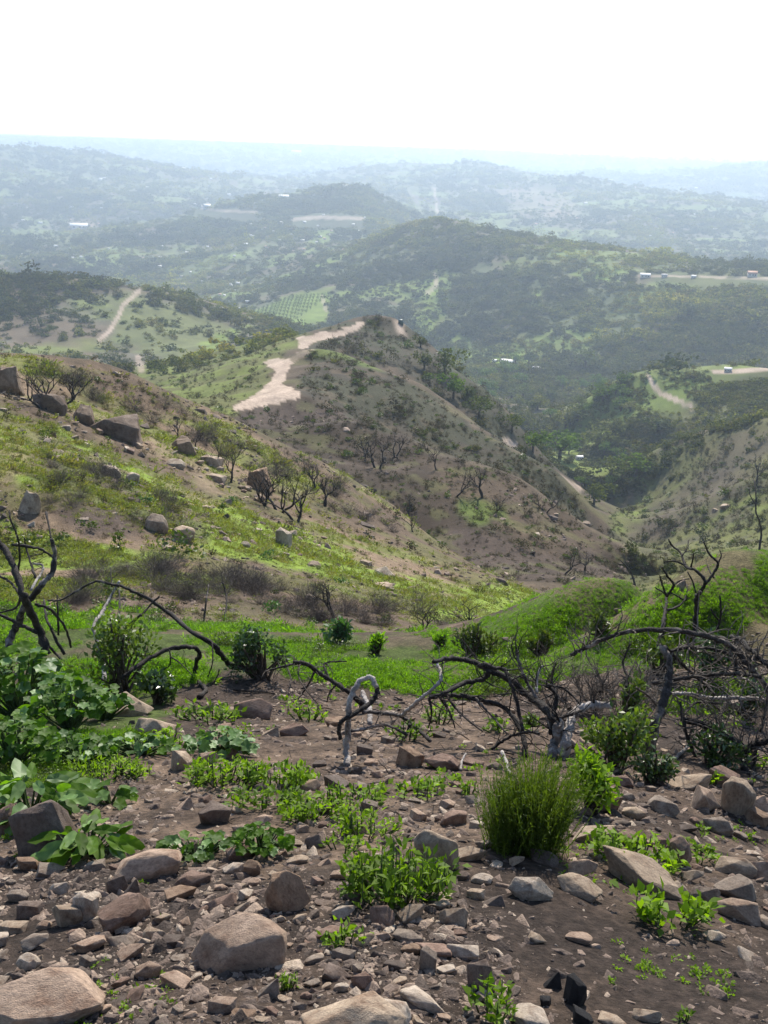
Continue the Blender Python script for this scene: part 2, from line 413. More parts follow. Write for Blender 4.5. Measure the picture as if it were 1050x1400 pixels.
# dirt roads and trails lie in the ground sheet as their own material colour
roadm = region([(316, 562), (345, 540), (371, 521), (376, 506), (360, 496), (372, 489), (394, 490), (402, 497), (395, 506), (389, 522), (411, 541), (382, 550), (342, 561)], 120, 330, 0, False)
roadm = np.maximum(roadm, region([(409, 477), (408, 462), (425, 459), (470, 449), (492, 438), (500, 445), (476, 456), (432, 466), (422, 476)], 120, 340, 0, False))
roadm = np.maximum(roadm, region([(394, 490), (420, 478), (432, 477), (402, 497)], 120, 330, 0, False) * .4)
roadm = np.maximum(roadm, region([(538, 438), (552, 440), (556, 461), (542, 455)], 250, 330, 1, False))
MASK['road'] = roadm
CLEAR = np.zeros(Zg.shape)
def trail(ptsl, wpx, r0, r1):
    global CLEAR
    m = np.zeros(Zg.shape); c_ = np.zeros(Zg.shape)
    for (x1, y1), (x2, y2) in zip(ptsl[:-1], ptsl[1:]):
        dx, dy = x2 - x1, y2 - y1
        L = math.hypot(dx, dy) or 1
        u = np.clip(((PXg - x1) * dx + (PYg - y1) * dy) / L ** 2, 0, 1)
        d = np.hypot(PXg - x1 - u * dx, PYg - y1 - u * dy)
        m = np.maximum(m, 1 - sstep(wpx * .45, wpx * .75, d))
        up = np.hypot(PXg - x1 - u * dx, np.maximum(np.abs(PYg - y1 - u * dy - 5) - 6, 0))
        c_ = np.maximum(c_, 1 - sstep(wpx * .9, wpx * 1.1, up))
    CLEAR = np.maximum(CLEAR, c_ * ((Rg > r0) & (Rg < r1) & (Fg > 0)))
    return m * ((Rg > r0) & (Rg < r1) & (Fg > 0))
roadm = np.maximum(roadm, trail([(886, 514), (893, 525), (901, 537), (925, 547), (945, 556)], 6, 380, 640) * .85)
roadm = np.maximum(roadm, trail([(975, 508), (1000, 508), (1060, 503)], 4, 380, 640))
roadm = np.maximum(roadm, trail([(190, 398), (168, 418), (162, 432), (150, 452), (135, 466)], 5, 500, 800) * .8)
roadm = np.maximum(roadm, trail([(189, 490), (193, 505)], 8, 300, 800) * .6)
roadm = np.maximum(roadm, trail([(593, 256), (597, 275), (598, 292)], 2.6, 2400, 5200) * .9)
roadm = np.maximum(roadm, trail([(555, 255), (570, 275), (575, 290)], 2, 2400, 5200) * .2)
roadm = np.maximum(roadm, trail([(595, 375), (597, 390), (585, 400)], 5, 900, 1600) * .7)
roadm = np.maximum(roadm, trail([(870, 376), (960, 379), (1060, 381)], 2.2, 900, 1200) * .8)
roadm = np.maximum(roadm, trail([(766, 655), (778, 664), (790, 668)], 10, 200, 420) * .7)
roadm = np.maximum(roadm, trail([(692, 603), (704, 610)], 8, 200, 500) * .9)
roadm = np.maximum(roadm, trail([(400, 300), (440, 297), (495, 299)], 4, 1800, 2600) * .7)
roadm = np.maximum(roadm, trail([(440, 405), (446, 425)], 4, 900, 1500) * .6)
roadm = np.maximum(roadm, trail([(270, 284), (300, 288), (350, 290)], 3, 1800, 2600) * .5)
lay('road', roadm * (.72 + .5 * fbm(Xg / 4, Yg / 4, 811, 4)))
lay('brown', blur(roadm, 3) * (1 - roadm) * .5 * (Rg < 400))
MASK['bare'] = np.clip(blur(roadm, 3) * 2.5 + orch + CLEAR, 0, 1)
# fine blotches in everything
v = (.72 + .56 * fbm(thw * 90, LRg * 60, 701, 3))[..., None]
cov = cov * v
cov = np.clip(cov, .012, .8)

def mask_at(m, x, y):
    th = np.arctan2(x, y); l = np.log(np.maximum(np.hypot(x, y), 1.31))
    i = np.clip(np.rint((th - fine[0]) / (fine[1] - fine[0])), 0, NF - 1).astype(int)
    j = np.clip(np.rint((l - LR[0]) / (LR[1] - LR[0])), 0, len(LR) - 1).astype(int)
    return m[j, i]

# what of the ground is in sight (running minimum of the drop along each bearing)
runmin = np.minimum.accumulate(Tg, axis=0)
VIS = (Tg <= runmin + 0.004) & (PXg > -60) & (PXg < 1110) & (PYg < 1440) & (Fg > 0)

# ------------------------------------------------------------------ materials
def mat(name):
    m = bpy.data.materials.new(name); m.use_nodes = True
    nt = m.node_tree; nt.nodes.clear()
    return m, nt
def N(nt, t, **kw):
    n_ = nt.nodes.new(t)
    for k_, v_ in kw.items():
        if k_.startswith('i_'):
            n_.inputs[k_[2:].replace('_', ' ')].default_value = v_
        else: setattr(n_, k_, v_)
    return n_
def ramp(nt, stops, fac):
    r_ = N(nt, 'ShaderNodeValToRGB')
    e = r_.color_ramp.elements
    while len(e) < len(stops): e.new(.5)
    for el, (p_, c_) in zip(e, stops):
        el.position = p_; el.color = tuple(c_) + (1,)
    nt.links.new(fac, r_.inputs[0])
    return r_.outputs[0]
def mixc(nt, a, b, fac, mode='MIX'):
    m_ = N(nt, 'ShaderNodeMix', data_type='RGBA', blend_type=mode)
    for sock, v_ in ((m_.inputs[0], fac), (m_.inputs[6], a), (m_.inputs[7], b)):
        if hasattr(v_, 'is_linked'): nt.links.new(v_, sock)
        elif isinstance(v_, (int, float)): sock.default_value = v_
        else: sock.default_value = tuple(v_) + ((1,) if len(v_) == 3 else ())
    return m_.outputs[2]
def ntex(nt, scale, detail=4, rough=.6, vec=None, dist=0):
    t_ = N(nt, 'ShaderNodeTexNoise')
    t_.inputs['Scale'].default_value = scale; t_.inputs['Detail'].default_value = detail
    t_.inputs['Roughness'].default_value = rough; t_.inputs['Distortion'].default_value = dist
    if vec is not None: nt.links.new(vec, t_.inputs['Vector'])
    return t_
def principled(nt, col, rough=.9, bump=None, bstr=.5, bdist=.02, spec=.2):
    b_ = N(nt, 'ShaderNodeBsdfPrincipled')
    if hasattr(col, 'is_linked'): nt.links.new(col, b_.inputs['Base Color'])
    else: b_.inputs['Base Color'].default_value = tuple(col) + (1,)
    b_.inputs['Roughness'].default_value = rough
    b_.inputs['Specular IOR Level'].default_value = spec
    if bump is not None:
        bp = N(nt, 'ShaderNodeBump'); bp.inputs['Strength'].default_value = bstr; bp.inputs['Distance'].default_value = bdist
        nt.links.new(bump, bp.inputs['Height']); nt.links.new(bp.outputs[0], b_.inputs['Normal'])
    return b_
def out(nt, sh):
    o_ = N(nt, 'ShaderNodeOutputMaterial'); nt.links.new(sh, o_.inputs['Surface']); return o_

def m_ground():
    m, nt = mat('ground')
    at = N(nt, 'ShaderNodeAttribute', attribute_name='cover')
    tc = N(nt, 'ShaderNodeTexCoord')
    a = ntex(nt, 22, 7, .68, tc.outputs['Object'])
    b = ntex(nt, 2.2, 5, .6, tc.outputs['Object'])
    f1 = ramp(nt, [(.28, (.45, .45, .46)), (.5, (.95, .93, .92)), (.72, (1.75, 1.66, 1.58))], a.outputs[0])
    f2 = ramp(nt, [(.3, (.75, .75, .75)), (.7, (1.25, 1.22, 1.2))], b.outputs[0])
    c = mixc(nt, at.outputs['Color'], f1, 1.0, 'MULTIPLY')
    c = mixc(nt, c, f2, 1.0, 'MULTIPLY')
    h = ntex(nt, 38, 6, .7, tc.outputs['Object'])
    p_ = principled(nt, c, .95, h.outputs[0], .9, .035, .1)
    out(nt, p_.outputs[0]); return m
M_GROUND = m_ground()

def link(name, me, parent=None, m=None):
    o = bpy.data.objects.new(name, me)
    COL.objects.link(o)
    if parent is not None: o.parent = parent
    if m is not None and me is not None and len(me.materials) == 0: me.materials.append(m)
    return o
def tag(o, label=None, cat=None, group=None, kind=None):
    if label: o['label'] = label
    if cat: o['category'] = cat
    if group: o['group'] = group
    if kind: o['kind'] = kind
    return o
def mesh_from(name, verts, faces, smooth=False):
    """verts: n x 3 array, faces: list of index lists or an m x k array"""
    me = bpy.data.meshes.new(name)
    verts = np.asarray(verts, dtype=np.float32)
    if isinstance(faces, np.ndarray):
        k_ = faces.shape[1]; nfc = len(faces)
        loops = faces.astype(np.int32).ravel()
        starts = np.arange(0, nfc * k_, k_, dtype=np.int32)
    else:
        loops = np.fromiter((i for f in faces for i in f), dtype=np.int32)
        lens = np.array([len(f) for f in faces], dtype=np.int32)
        starts = np.concatenate([[0], np.cumsum(lens)[:-1]]).astype(np.int32); nfc = len(lens)
    me.vertices.add(len(verts)); me.vertices.foreach_set('co', verts.ravel())
    me.loops.add(len(loops)); me.loops.foreach_set('vertex_index', loops)
    me.polygons.add(nfc); me.polygons.foreach_set('loop_start', starts)
    me.update(calc_edges=True)
    if smooth: me.polygons.foreach_set('use_smooth', np.ones(nfc, bool))
    me.validate(); me.update()
    return me

# ground sheet
nr, nc = Zg.shape
V_ = np.stack([Xg, Yg, Zg], -1).reshape(-1, 3)
jj, ii = np.meshgrid(np.arange(nr - 1), np.arange(nc), indexing='ij')
i2 = (ii + 1) % nc
Fq = np.stack([jj * nc + ii, (jj + 1) * nc + ii, (jj + 1) * nc + i2, jj * nc + i2], -1).reshape(-1, 4)[:, ::-1]
V_ = np.vstack([V_, [[0, 0, -EYE - .3]]])
cen = len(V_) - 1
faces_c = np.stack([np.full(nc, cen), np.arange(nc), (np.arange(nc) + 1) % nc, (np.arange(nc) + 1) % nc], -1)
me = mesh_from('ground', V_, Fq, True)
ca = me.color_attributes.new('cover', 'FLOAT_COLOR', 'POINT')
cc = np.ones((len(V_), 4), np.float32); cc[:-1, :3] = cov.reshape(-1, 3); cc[-1, :3] = C['dark_soil']
ca.data.foreach_set('color', cc.ravel())
ground = tag(link('ground', me, None, M_GROUND), 'steep rocky canyon ground and hills running down to the coast', None, None, 'structure')
bm_ = bmesh.new(); bm_.from_mesh(me); bm_.verts.ensure_lookup_table()
for i in range(nc):
    try: bm_.faces.new((bm_.verts[cen], bm_.verts[(i + 1) % nc], bm_.verts[i]))
    except ValueError: pass
bm_.to_mesh(me); bm_.free()

# ------------------------------------------------------------------ light, sky, air
SUN_EL, SUN_AZ = R(43), R(9)                  # azimuth measured from the view direction towards the right
sd = bpy.data.lights.new('sun', 'SUN'); sd.energy = 4.0; sd.angle = R(.53); sd.color = (1, .94, .83)
sun = bpy.data.objects.new('sun', sd); COL.objects.link(sun)
dirv = Vector((math.sin(SUN_AZ) * math.cos(SUN_EL), math.cos(SUN_AZ) * math.cos(SUN_EL), math.sin(SUN_EL)))
sun.rotation_euler = dirv.to_track_quat('Z', 'Y').to_euler()
world = bpy.data.worlds.new('World'); scene.world = world; world.use_nodes = True
nt = world.node_tree; nt.nodes.clear()
sky = N(nt, 'ShaderNodeTexSky', sky_type='NISHITA'); sky.sun_disc = False
sky.sun_elevation = SUN_EL; sky.sun_rotation = SUN_AZ
sky.altitude = 500; sky.air_density = 1; sky.dust_density = .6; sky.ozone_density = 1
bg = N(nt, 'ShaderNodeBackground'); bg.inputs[1].default_value = .12
nt.links.new(sky.outputs[0], bg.inputs[0])
wo = N(nt, 'ShaderNodeOutputWorld'); nt.links.new(bg.outputs[0], wo.inputs[0])
scene.view_settings.view_transform = 'Standard'; scene.view_settings.look = 'None'
scene.view_settings.exposure = 0.9; scene.view_settings.gamma = 1

HAZE_D = 0.00022
zb, zt = float(Zg.min()) - 1, 14.0
hv = [(x, y, z) for z in (zb, zt) for (x, y) in ((-13700, -13700), (13700, -13700), (13700, 13700), (-13700, 13700))]
hm = mesh_from('haze', hv, [[3, 2, 1, 0], [4, 5, 6, 7], [0, 1, 5, 4], [1, 2, 6, 5], [2, 3, 7, 6], [3, 0, 4, 7]])
m, nt = mat('haze_air')
pv = N(nt, 'ShaderNodeVolumePrincipled')
pv.inputs['Color'].default_value = (.69, .835, 1, 1); pv.inputs['Density'].default_value = HAZE_D
pv.inputs['Anisotropy'].default_value = .35
o_ = N(nt, 'ShaderNodeOutputMaterial'); nt.links.new(pv.outputs[0], o_.inputs['Volume'])
tag(link('haze', hm, None, m), 'pale blue haze filling the canyon and thickening toward the coast', 'haze', None, 'stuff')
# ------------------------------------------------------------------ shape tools
class MB:
    """collects verts and faces of one mesh"""
    def __init__(s): s.v = []; s.f = []; s.n = 0
    def add(s, v, f):
        v = np.asarray(v, float)
        s.v.append(v); s.f.extend([[i + s.n for i in q] for q in (f.tolist() if isinstance(f, np.ndarray) else f)]); s.n += len(v)
    def build(s, name, m, parent=None, smooth=True):
        return link(name, mesh_from(name, np.vstack(s.v), s.f, smooth), parent, m)
    def mesh(s, name, m, smooth=True):
        me_ = mesh_from(name, np.vstack(s.v), s.f, smooth); me_.materials.append(m); return me_

def resample(p, r, step_n):
    """Catmull-Rom through the points"""
    p = np.asarray(p, float); r = np.asarray(r, float)
    P_ = np.vstack([2 * p[0] - p[1], p, 2 * p[-1] - p[-2]])
    R_ = np.concatenate([[r[0]], r, [r[-1]]])
    op, orr = [], []
    for i in range(1, len(P_) - 2):
        for k_ in range(step_n):
            t = k_ / step_n
            a, b, c, d = P_[i - 1], P_[i], P_[i + 1], P_[i + 2]
            op.append(.5 * ((2 * b) + (-a + c) * t + (2 * a - 5 * b + 4 * c - d) * t * t + (-a + 3 * b - 3 * c + d) * t ** 3))
            orr.append(R_[i] * (1 - t) + R_[i + 1] * t)
    op.append(P_[-2]); orr.append(R_[-2])
    return np.array(op), np.array(orr)

def tube(p, r, sides=6, rough=.12, seed=0):
    """a branch: rings about a path, closed at both ends"""
    n_ = len(p)
    tg = np.gradient(p, axis=0); tg /= np.linalg.norm(tg, axis=1)[:, None] + 1e-9
    ref = np.array([.3, .2, 1.0]) if abs(tg[0][2]) < .8 else np.array([1.0, .2, .1])
    u = np.cross(tg[0], ref); u /= np.linalg.norm(u)
    rg = np.random.default_rng(seed)
    vs = []
    for i in range(n_):
        u = u - tg[i] * (u @ tg[i]); u /= np.linalg.norm(u) + 1e-9
        w = np.cross(tg[i], u)
        a = np.arange(sides) / sides * 2 * math.pi
        rr = r[i] * (1 + rough * (rg.random(sides) - .5) * 2)
        vs.append(p[i] + (np.cos(a) * rr)[:, None] * u + (np.sin(a) * rr)[:, None] * w)
    v = np.vstack(vs)
    f = []
    for i in range(n_ - 1):
        for k_ in range(sides):
            k2 = (k_ + 1) % sides
            f.append([i * sides + k_, i * sides + k2, (i + 1) * sides + k2, (i + 1) * sides + k_])
    f.append(list(range(sides))[::-1]); f.append([(n_ - 1) * sides + k_ for k_ in range(sides)])
    return v, f

def template(tv, tf, Ms, pos):
    """many copies of a small shape as one mesh: Ms n x 3 x 3, pos n x 3"""
    tv = np.asarray(tv, float)
    v = np.einsum('nij,kj->nki', Ms, tv) + pos[:, None, :]
    k_ = len(tv)
    tf = np.asarray(tf)
    f = tf[None] + (np.arange(len(pos)) * k_)[:, None, None]
    return v.reshape(-1, 3), f.reshape(-1, tf.shape[1])

def frames(d, up, L, Wd):
    """matrices that lay x across, y along d, z on the upper side"""
    d = d / (np.linalg.norm(d, axis=1)[:, None] + 1e-9)
    s_ = np.cross(d, up); s_ /= np.linalg.norm(s_, axis=1)[:, None] + 1e-9
    n_ = np.cross(s_, d)
    return np.stack([s_ * Wd[:, None], d * L[:, None], n_ * L[:, None]], -1)

LEAF_V = [(0, 0, 0), (.5, .45, .06), (0, 1, -.12), (-.5, .45, .06)]
LEAF_F = [(0, 1, 2, 3)]
BLADE_V = [(-.5, 0, 0), (.5, 0, 0), (.42, .55, .05), (-.42, .55, .05), (0, 1, -.12)]
BLADE_F = [(0, 1, 2, 3), (3, 2, 4, 4)]

def leaves(rg, pos, d, L, Wd, up=None):
    n_ = len(pos)
    if up is None:
        up = rg.normal(size=(n_, 3)) * .5 + np.array([0, 0, 1])
    return template(LEAF_V, LEAF_F, frames(d, up, L, Wd), pos)

def rand_dirs(rg, n_, zmin=-1.0):
    z = rg.uniform(zmin, 1, n_); a = rg.uniform(0, 2 * math.pi, n_); h = np.sqrt(1 - z * z)
    return np.stack([np.cos(a) * h, np.sin(a) * h, z], 1)

# ------------------------------------------------------------------ plant and wood materials
def m_leaf(name, cols, trans=.35, rough=.55, spec=.35, noise=6, loc=0):
    m, nt = mat(name)
    oi = N(nt, 'ShaderNodeObjectInfo')
    geo = N(nt, 'ShaderNodeNewGeometry')
    tc = N(nt, 'ShaderNodeTexCoord')
    if len(cols) == 1: cols = [cols[0], cols[0]]
    k_ = len(cols)
    a = ramp(nt, [(i / max(1, k_ - 1), c) for i, c in enumerate(cols)], oi.outputs['Random'])
    b = ramp(nt, [(0, (.6, .62, .6)), (1, (1.4, 1.3, 1.2))], geo.outputs['Random Per Island'])
    t = ntex(nt, noise, 3, .5, tc.outputs['Object'])
    b2 = ramp(nt, [(.3, (.75, .78, .75)), (.7, (1.25, 1.2, 1.15))], t.outputs[0])
    c = mixc(nt, mixc(nt, a, b, 1, 'MULTIPLY'), b2, 1, 'MULTIPLY')
    if loc:
        l_ = ntex(nt, loc, 4, .6, oi.outputs['Location']); l2 = ntex(nt, loc * 5, 3, .6, oi.outputs['Location'])
        c = mixc(nt, c, ramp(nt, [(.36, (.55, .58, .62)), (.5, (1, 1, 1)), (.64, (2.1, 1.95, 1.15))], l_.outputs[0]), 1, 'MULTIPLY')
        c = mixc(nt, c, ramp(nt, [(.36, (.65, .66, .7)), (.64, (1.35, 1.3, 1.15))], l2.outputs[0]), 1, 'MULTIPLY')
    p_ = principled(nt, c, rough, None, spec=spec)
    tr = N(nt, 'ShaderNodeBsdfTranslucent')
    c2 = mixc(nt, c, (1.25, 1.35, .5), 1, 'MULTIPLY')
    nt.links.new(c2, tr.inputs[0])
    ms = N(nt, 'ShaderNodeMixShader'); ms.inputs[0].default_value = trans
    nt.links.new(p_.outputs[0], ms.inputs[1]); nt.links.new(tr.outputs[0], ms.inputs[2])
    out(nt, ms.outputs[0]); return m
def m_wood(name, dark, pale, lo, hi, scale=7):
    m, nt = mat(name)
    tc = N(nt, 'ShaderNodeTexCoord')
    a = ntex(nt, scale, 5, .6, tc.outputs['Object'], .6)
    b = ntex(nt, 55, 4, .7, tc.outputs['Object'])
    c = ramp(nt, [(lo, dark), (hi, pale)], a.outputs[0])
    c = mixc(nt, c, ramp(nt, [(.3, (.6, .6, .6)), (.7, (1.3, 1.3, 1.3))], b.outputs[0]), 1, 'MULTIPLY')
    out(nt, principled(nt, c, .75, b.outputs[0], 1.0, .02, .2).outputs[0]); return m
M_CHAR = m_wood('charred_wood', (.022, .018, .016), (.075, .06, .052), .42, .75)
M_PALE = m_wood('bleached_wood', (.11, .09, .08), (.46, .41, .37), .33, .56)
M_HALF = m_wood('half_charred_wood', (.035, .028, .025), (.32, .27, .24), .47, .66, 5)
M_DEADTW = m_wood('dead_twigs', (.09, .072, .058), (.20, .165, .14), .35, .7, 1.5)
M_GRASS = m_leaf('grass_blades', [(.08, .17, .012), (.13, .27, .015), (.18, .32, .02), (.12, .25, .016)], .55)
M_HGRASS = m_leaf('hillside_grass', [(.13, .17, .03), (.20, .25, .035), (.20, .21, .05), (.18, .16, .06)], .4)
M_WEED = m_leaf('weed_leaves', [(.10, .18, .010), (.17, .29, .014), (.13, .23, .013)], .5, .6, .3)
M_BIGLEAF = m_leaf('broad_leaves', [(.065, .15, .010), (.10, .20, .012)], .55, .55, .25, 20)
M_GREYLEAF = m_leaf('grey_green_leaves', [(.10, .19, .055), (.13, .23, .07)], .3, .5, .35, 20)
M_SHRUB = m_leaf('shrub_leaves', [(.06, .095, .018), (.09, .13, .022)], .3, .45, .4)
M_BROOM = m_leaf('broom_stems', [(.075, .125, .014), (.10, .15, .018)], .4, .6, .3, 9)
M_SCRUB = m_leaf('chaparral_leaves', [(.058, .076, .027), (.082, .100, .033), (.104, .120, .036), (.105, .098, .052), (.14, .155, .042)], .36, .8, .1, 3, .0045)
M_TREE = m_leaf('tree_leaves', [(.06, .085, .024), (.09, .115, .03), (.085, .10, .034)], .3, .8, .1, 3)
M_BURNTSH = m_leaf('burnt_shrub_twigs', [(.05, .042, .036), (.085, .07, .058), (.075, .075, .042)], .2, .9, .1, 3)

# ------------------------------------------------------------------ scattering of the uncountable
def scatter(name, protos, pos, scl, label, rot=None, idx=None, squash=None):
    """points that carry copies of a few small plants or stones; only for cover nobody could count"""
    pos = np.asarray(pos, np.float32); n_ = len(pos)
    rg = np.random.default_rng(len(name) * 31 + n_)
    me_ = bpy.data.meshes.new(name)
    me_.vertices.add(n_); me_.vertices.foreach_set('co', pos.ravel())
    scl = np.asarray(scl, np.float32)
    sc3 = np.stack([scl, scl, scl], 1) if scl.ndim == 1 else scl
    if rot is None:
        rot = np.stack([rg.normal(0, .12, n_), rg.normal(0, .12, n_), rg.uniform(0, 6.283, n_)], 1)
    a = me_.attributes.new('scl', 'FLOAT_VECTOR', 'POINT'); a.data.foreach_set('vector', sc3.astype(np.float32).ravel())
    a = me_.attributes.new('rot', 'FLOAT_VECTOR', 'POINT'); a.data.foreach_set('vector', np.asarray(rot, np.float32).ravel())
    if idx is None: idx = rg.integers(0, len(protos), n_)
    a = me_.attributes.new('idx', 'INT', 'POINT'); a.data.foreach_set('value', np.asarray(idx, np.int32))
    o = link(name, me_)
    coll = bpy.data.collections.new(name + '_kinds')
    for i, pm in enumerate(protos):
        po = bpy.data.objects.new('%s_kind_%02d' % (name, i), pm); coll.objects.link(po)
    ng = bpy.data.node_groups.new(name, 'GeometryNodeTree')
    ng.interface.new_socket('Geometry', in_out='INPUT', socket_type='NodeSocketGeometry')
    ng.interface.new_socket('Geometry', in_out='OUTPUT', socket_type='NodeSocketGeometry')
    gi = ng.nodes.new('NodeGroupInput'); go = ng.nodes.new('NodeGroupOutput')
    ip = ng.nodes.new('GeometryNodeInstanceOnPoints'); ip.inputs['Pick Instance'].default_value = True
    ci = ng.nodes.new('GeometryNodeCollectionInfo'); ci.inputs['Collection'].default_value = coll
    ci.inputs['Separate Children'].default_value = True; ci.inputs['Reset Children'].default_value = True
    def na(nm, ty):
        x = ng.nodes.new('GeometryNodeInputNamedAttribute'); x.data_type = ty; x.inputs['Name'].default_value = nm
        return [s_ for s_ in x.outputs if s_.enabled and s_.name == 'Attribute'][0]
    er = ng.nodes.new('FunctionNodeEulerToRotation')
    L = ng.links.new
    L(gi.outputs[0], ip.inputs['Points']); L(ci.outputs[0], ip.inputs['Instance'])
    L(na('idx', 'INT'), ip.inputs['Instance Index']); L(na('scl', 'FLOAT_VECTOR'), ip.inputs['Scale'])
    L(na('rot', 'FLOAT_VECTOR'), er.inputs[0]); L(er.outputs[0], ip.inputs['Rotation'])
    L(ip.outputs[0], go.inputs[0])
    md = o.modifiers.new('spread', 'NODES'); md.node_group = ng
    return tag(o, label, None, None, 'stuff')

# sampling of ground in sight with even density in the picture
ax = np.zeros_like(Zg); 
dxr = np.gradient(PXg, axis=0); dyr = np.gradient(PYg, axis=0)
dxc = np.gradient(PXg[:, :NF], axis=1); dyc = np.gradient(PYg[:, :NF], axis=1)
AREA = np.zeros_like(Zg); AREA[:, :NF] = np.abs(dxr[:, :NF] * dyc - dyr[:, :NF] * dxc)
AREA = np.clip(AREA, 0, 40) * VIS
dth = fine[1] - fine[0]; dl = LR[1] - LR[0]
WAREA = np.zeros_like(Zg); WAREA[:, :NF] = (Rg[:, :NF] ** 2) * dth * dl      # square metres per cell
def sample(weight, n_, rg):
    w = weight[:, :NF].ravel(); s_ = w.sum()
    if s_ <= 0: return np.zeros(0), np.zeros(0)
    k_ = rg.choice(len(w), n_, p=w / s_)
    j = k_ // NF; i = k_ % NF
    th = fine[i] + rg.uniform(-.5, .5, n_) * dth; l = LR[j] + rg.uniform(-.5, .5, n_) * dl
    r = np.exp(l)
    return r * np.sin(th), r * np.cos(th)
def ground_pts(x, y, sink=0):
    return np.stack([x, y, zat(x, y) - sink], 1)

# --- small plants used for cover
def grass_tuft(seed, m, n_=36, h=1.0, spread=.45, w=.045):
    rg = np.random.default_rng(seed)
    pos = np.stack([rg.normal(0, spread * .5, n_), rg.normal(0, spread * .5, n_), np.full(n_, -.05)], 1)
    d = rand_dirs(rg, n_, .35); d[:, :2] += pos[:, :2] * .8
    L = rg.uniform(.5, 1.1, n_) * h
    v, f = template(BLADE_V, [(0, 1, 2, 3)], frames(d, rg.normal(size=(n_, 3)), L, np.full(n_, w)), pos)
    v2, f2 = template([BLADE_V[3], BLADE_V[2], BLADE_V[4]], [(0, 1, 2)], frames(d, np.ones((n_, 3)), L, np.full(n_, w)), pos)
    b = MB(); b.add(v, f)
    return b.mesh('grass_tuft', m, False)
def weed_clump(seed, m, n_=60, L0=.22, W0=.14, rad=.5, h=.5, name='weed_clump'):
    rg = np.random.default_rng(seed)
    d = rand_dirs(rg, n_, -.1)
    pos = d * np.array([rad, rad, h]) * rg.uniform(.25, 1, (n_, 1)) + np.array([0, 0, .02])
    pos[:, 2] = np.abs(pos[:, 2])
    dd = d + rg.normal(0, .5, (n_, 3)); 
    v, f = leaves(rg, pos, dd, L0 * rg.uniform(.6, 1.3, n_), W0 * rg.uniform(.6, 1.3, n_))
    b = MB(); b.add(v, f)
    return b.mesh(name, m, False)
def bush_mesh(seed, m, n_=170, lumps=6, L0=.2, name='bush', flat=.75):
    """a lumpy crown of leaf sprays with gaps"""
    rg = np.random.default_rng(seed)
    cs = rg.normal(0, .38, (lumps, 3)) * np.array([1, 1, .6]) + np.array([0, 0, .5]); rs = rg.uniform(.28, .5, lumps)
    k_ = rg.integers(0, lumps, n_)
    d = rand_dirs(rg, n_, -.5)
    pos = cs[k_] + d * rs[k_][:, None] * rg.uniform(.75, 1.05, (n_, 1)) * np.array([1, 1, flat])
    pos[:, 2] = np.maximum(pos[:, 2], .02)
    dd = d * .4 + rg.normal(0, .6, (n_, 3))
    v, f = leaves(rg, pos, dd, L0 * rg.uniform(.6, 1.4, n_), L0 * .8 * rg.uniform(.6, 1.3, n_), d + rg.normal(0, .4, (n_, 3)))
    b = MB(); b.add(v, f)
    return b.mesh(name, m, False)
def twig_ball(seed, m, n_=70, w=.014, name='dead_brush', spread=1.0):
    """leafless grey brush: thin stems fanning and forking"""
    rg = np.random.default_rng(seed); b = MB()
    st = []
    for _ in range(n_):
        d = rand_dirs(rg, 1, .15)[0] * np.array([spread, spread, 1]); p = np.array([rg.normal(0, .12), rg.normal(0, .12), -.05])
        L = rg.uniform(.5, 1.0)
        mid = p + d * L * .5 + rg.normal(0, .06, 3); tip = mid + (d + rg.normal(0, .35, 3)) * L * .5
        st.append((p, mid, w)); st.append((mid, tip, w * .7))
        for q in range(3):
            e = mid + (tip - mid) * rg.uniform(.1, .9); st.append((e, e + (d + rg.normal(0, .6, 3)) * L * .28, w * .5))
    p0 = np.array([s_[0] for s_ in st]); p1 = np.array([s_[1] for s_ in st]); ww = np.array([s_[2] for s_ in st])
    d = p1 - p0; L = np.linalg.norm(d, axis=1)
    tv = [(-.5, 0, 0), (.5, 0, 0), (.3, 1, 0), (-.3, 1, 0)]
    M1 = frames(d, rg.normal(size=(len(d), 3)), L, ww)
    v, f = template(tv, [(0, 1, 2, 3)], M1, p0); b.add(v, f)
    return b.mesh(name, m, False)

# --- stones
def ico(sub):
    bm = bmesh.new(); bmesh.ops.create_icosphere(bm, subdivisions=sub, radius=1)
    v = np.array([x.co[:] for x in bm.verts]); f = np.array([[y.index for y in x.verts] for x in bm.faces]); bm.free()
    return v, f
ICO = {k_: ico(k_) for k_ in (2, 3, 4, 5)}
def rock_arrays(seed, sub=4, cuts=9, rough=.035, d0=.45, d1=.85):
    rg = np.random.default_rng(seed)
    v = ICO[sub][0].copy()
    for c in rand_dirs(rg, cuts):
        d = rg.uniform(d0, d1)
        e = v @ c - d
        v -= np.where(e > 0, e, 0)[:, None] * c * .97
    for k_ in range(4 if sub > 3 else 3):
        s_ = 1.3 * 2.1 ** k_; off = rg.uniform(0, 50, 3)
        nn = np.array([mnoise.noise(Vector(p * s_ + off)) for p in v])
        v *= (1 + (nn * rough * (1.7 if k_ == 0 else 1.0) / 1.7 ** k_ * 1.6)[:, None])
    ext = np.abs(v).max(0); v /= ext
    return v, ICO[sub][1]
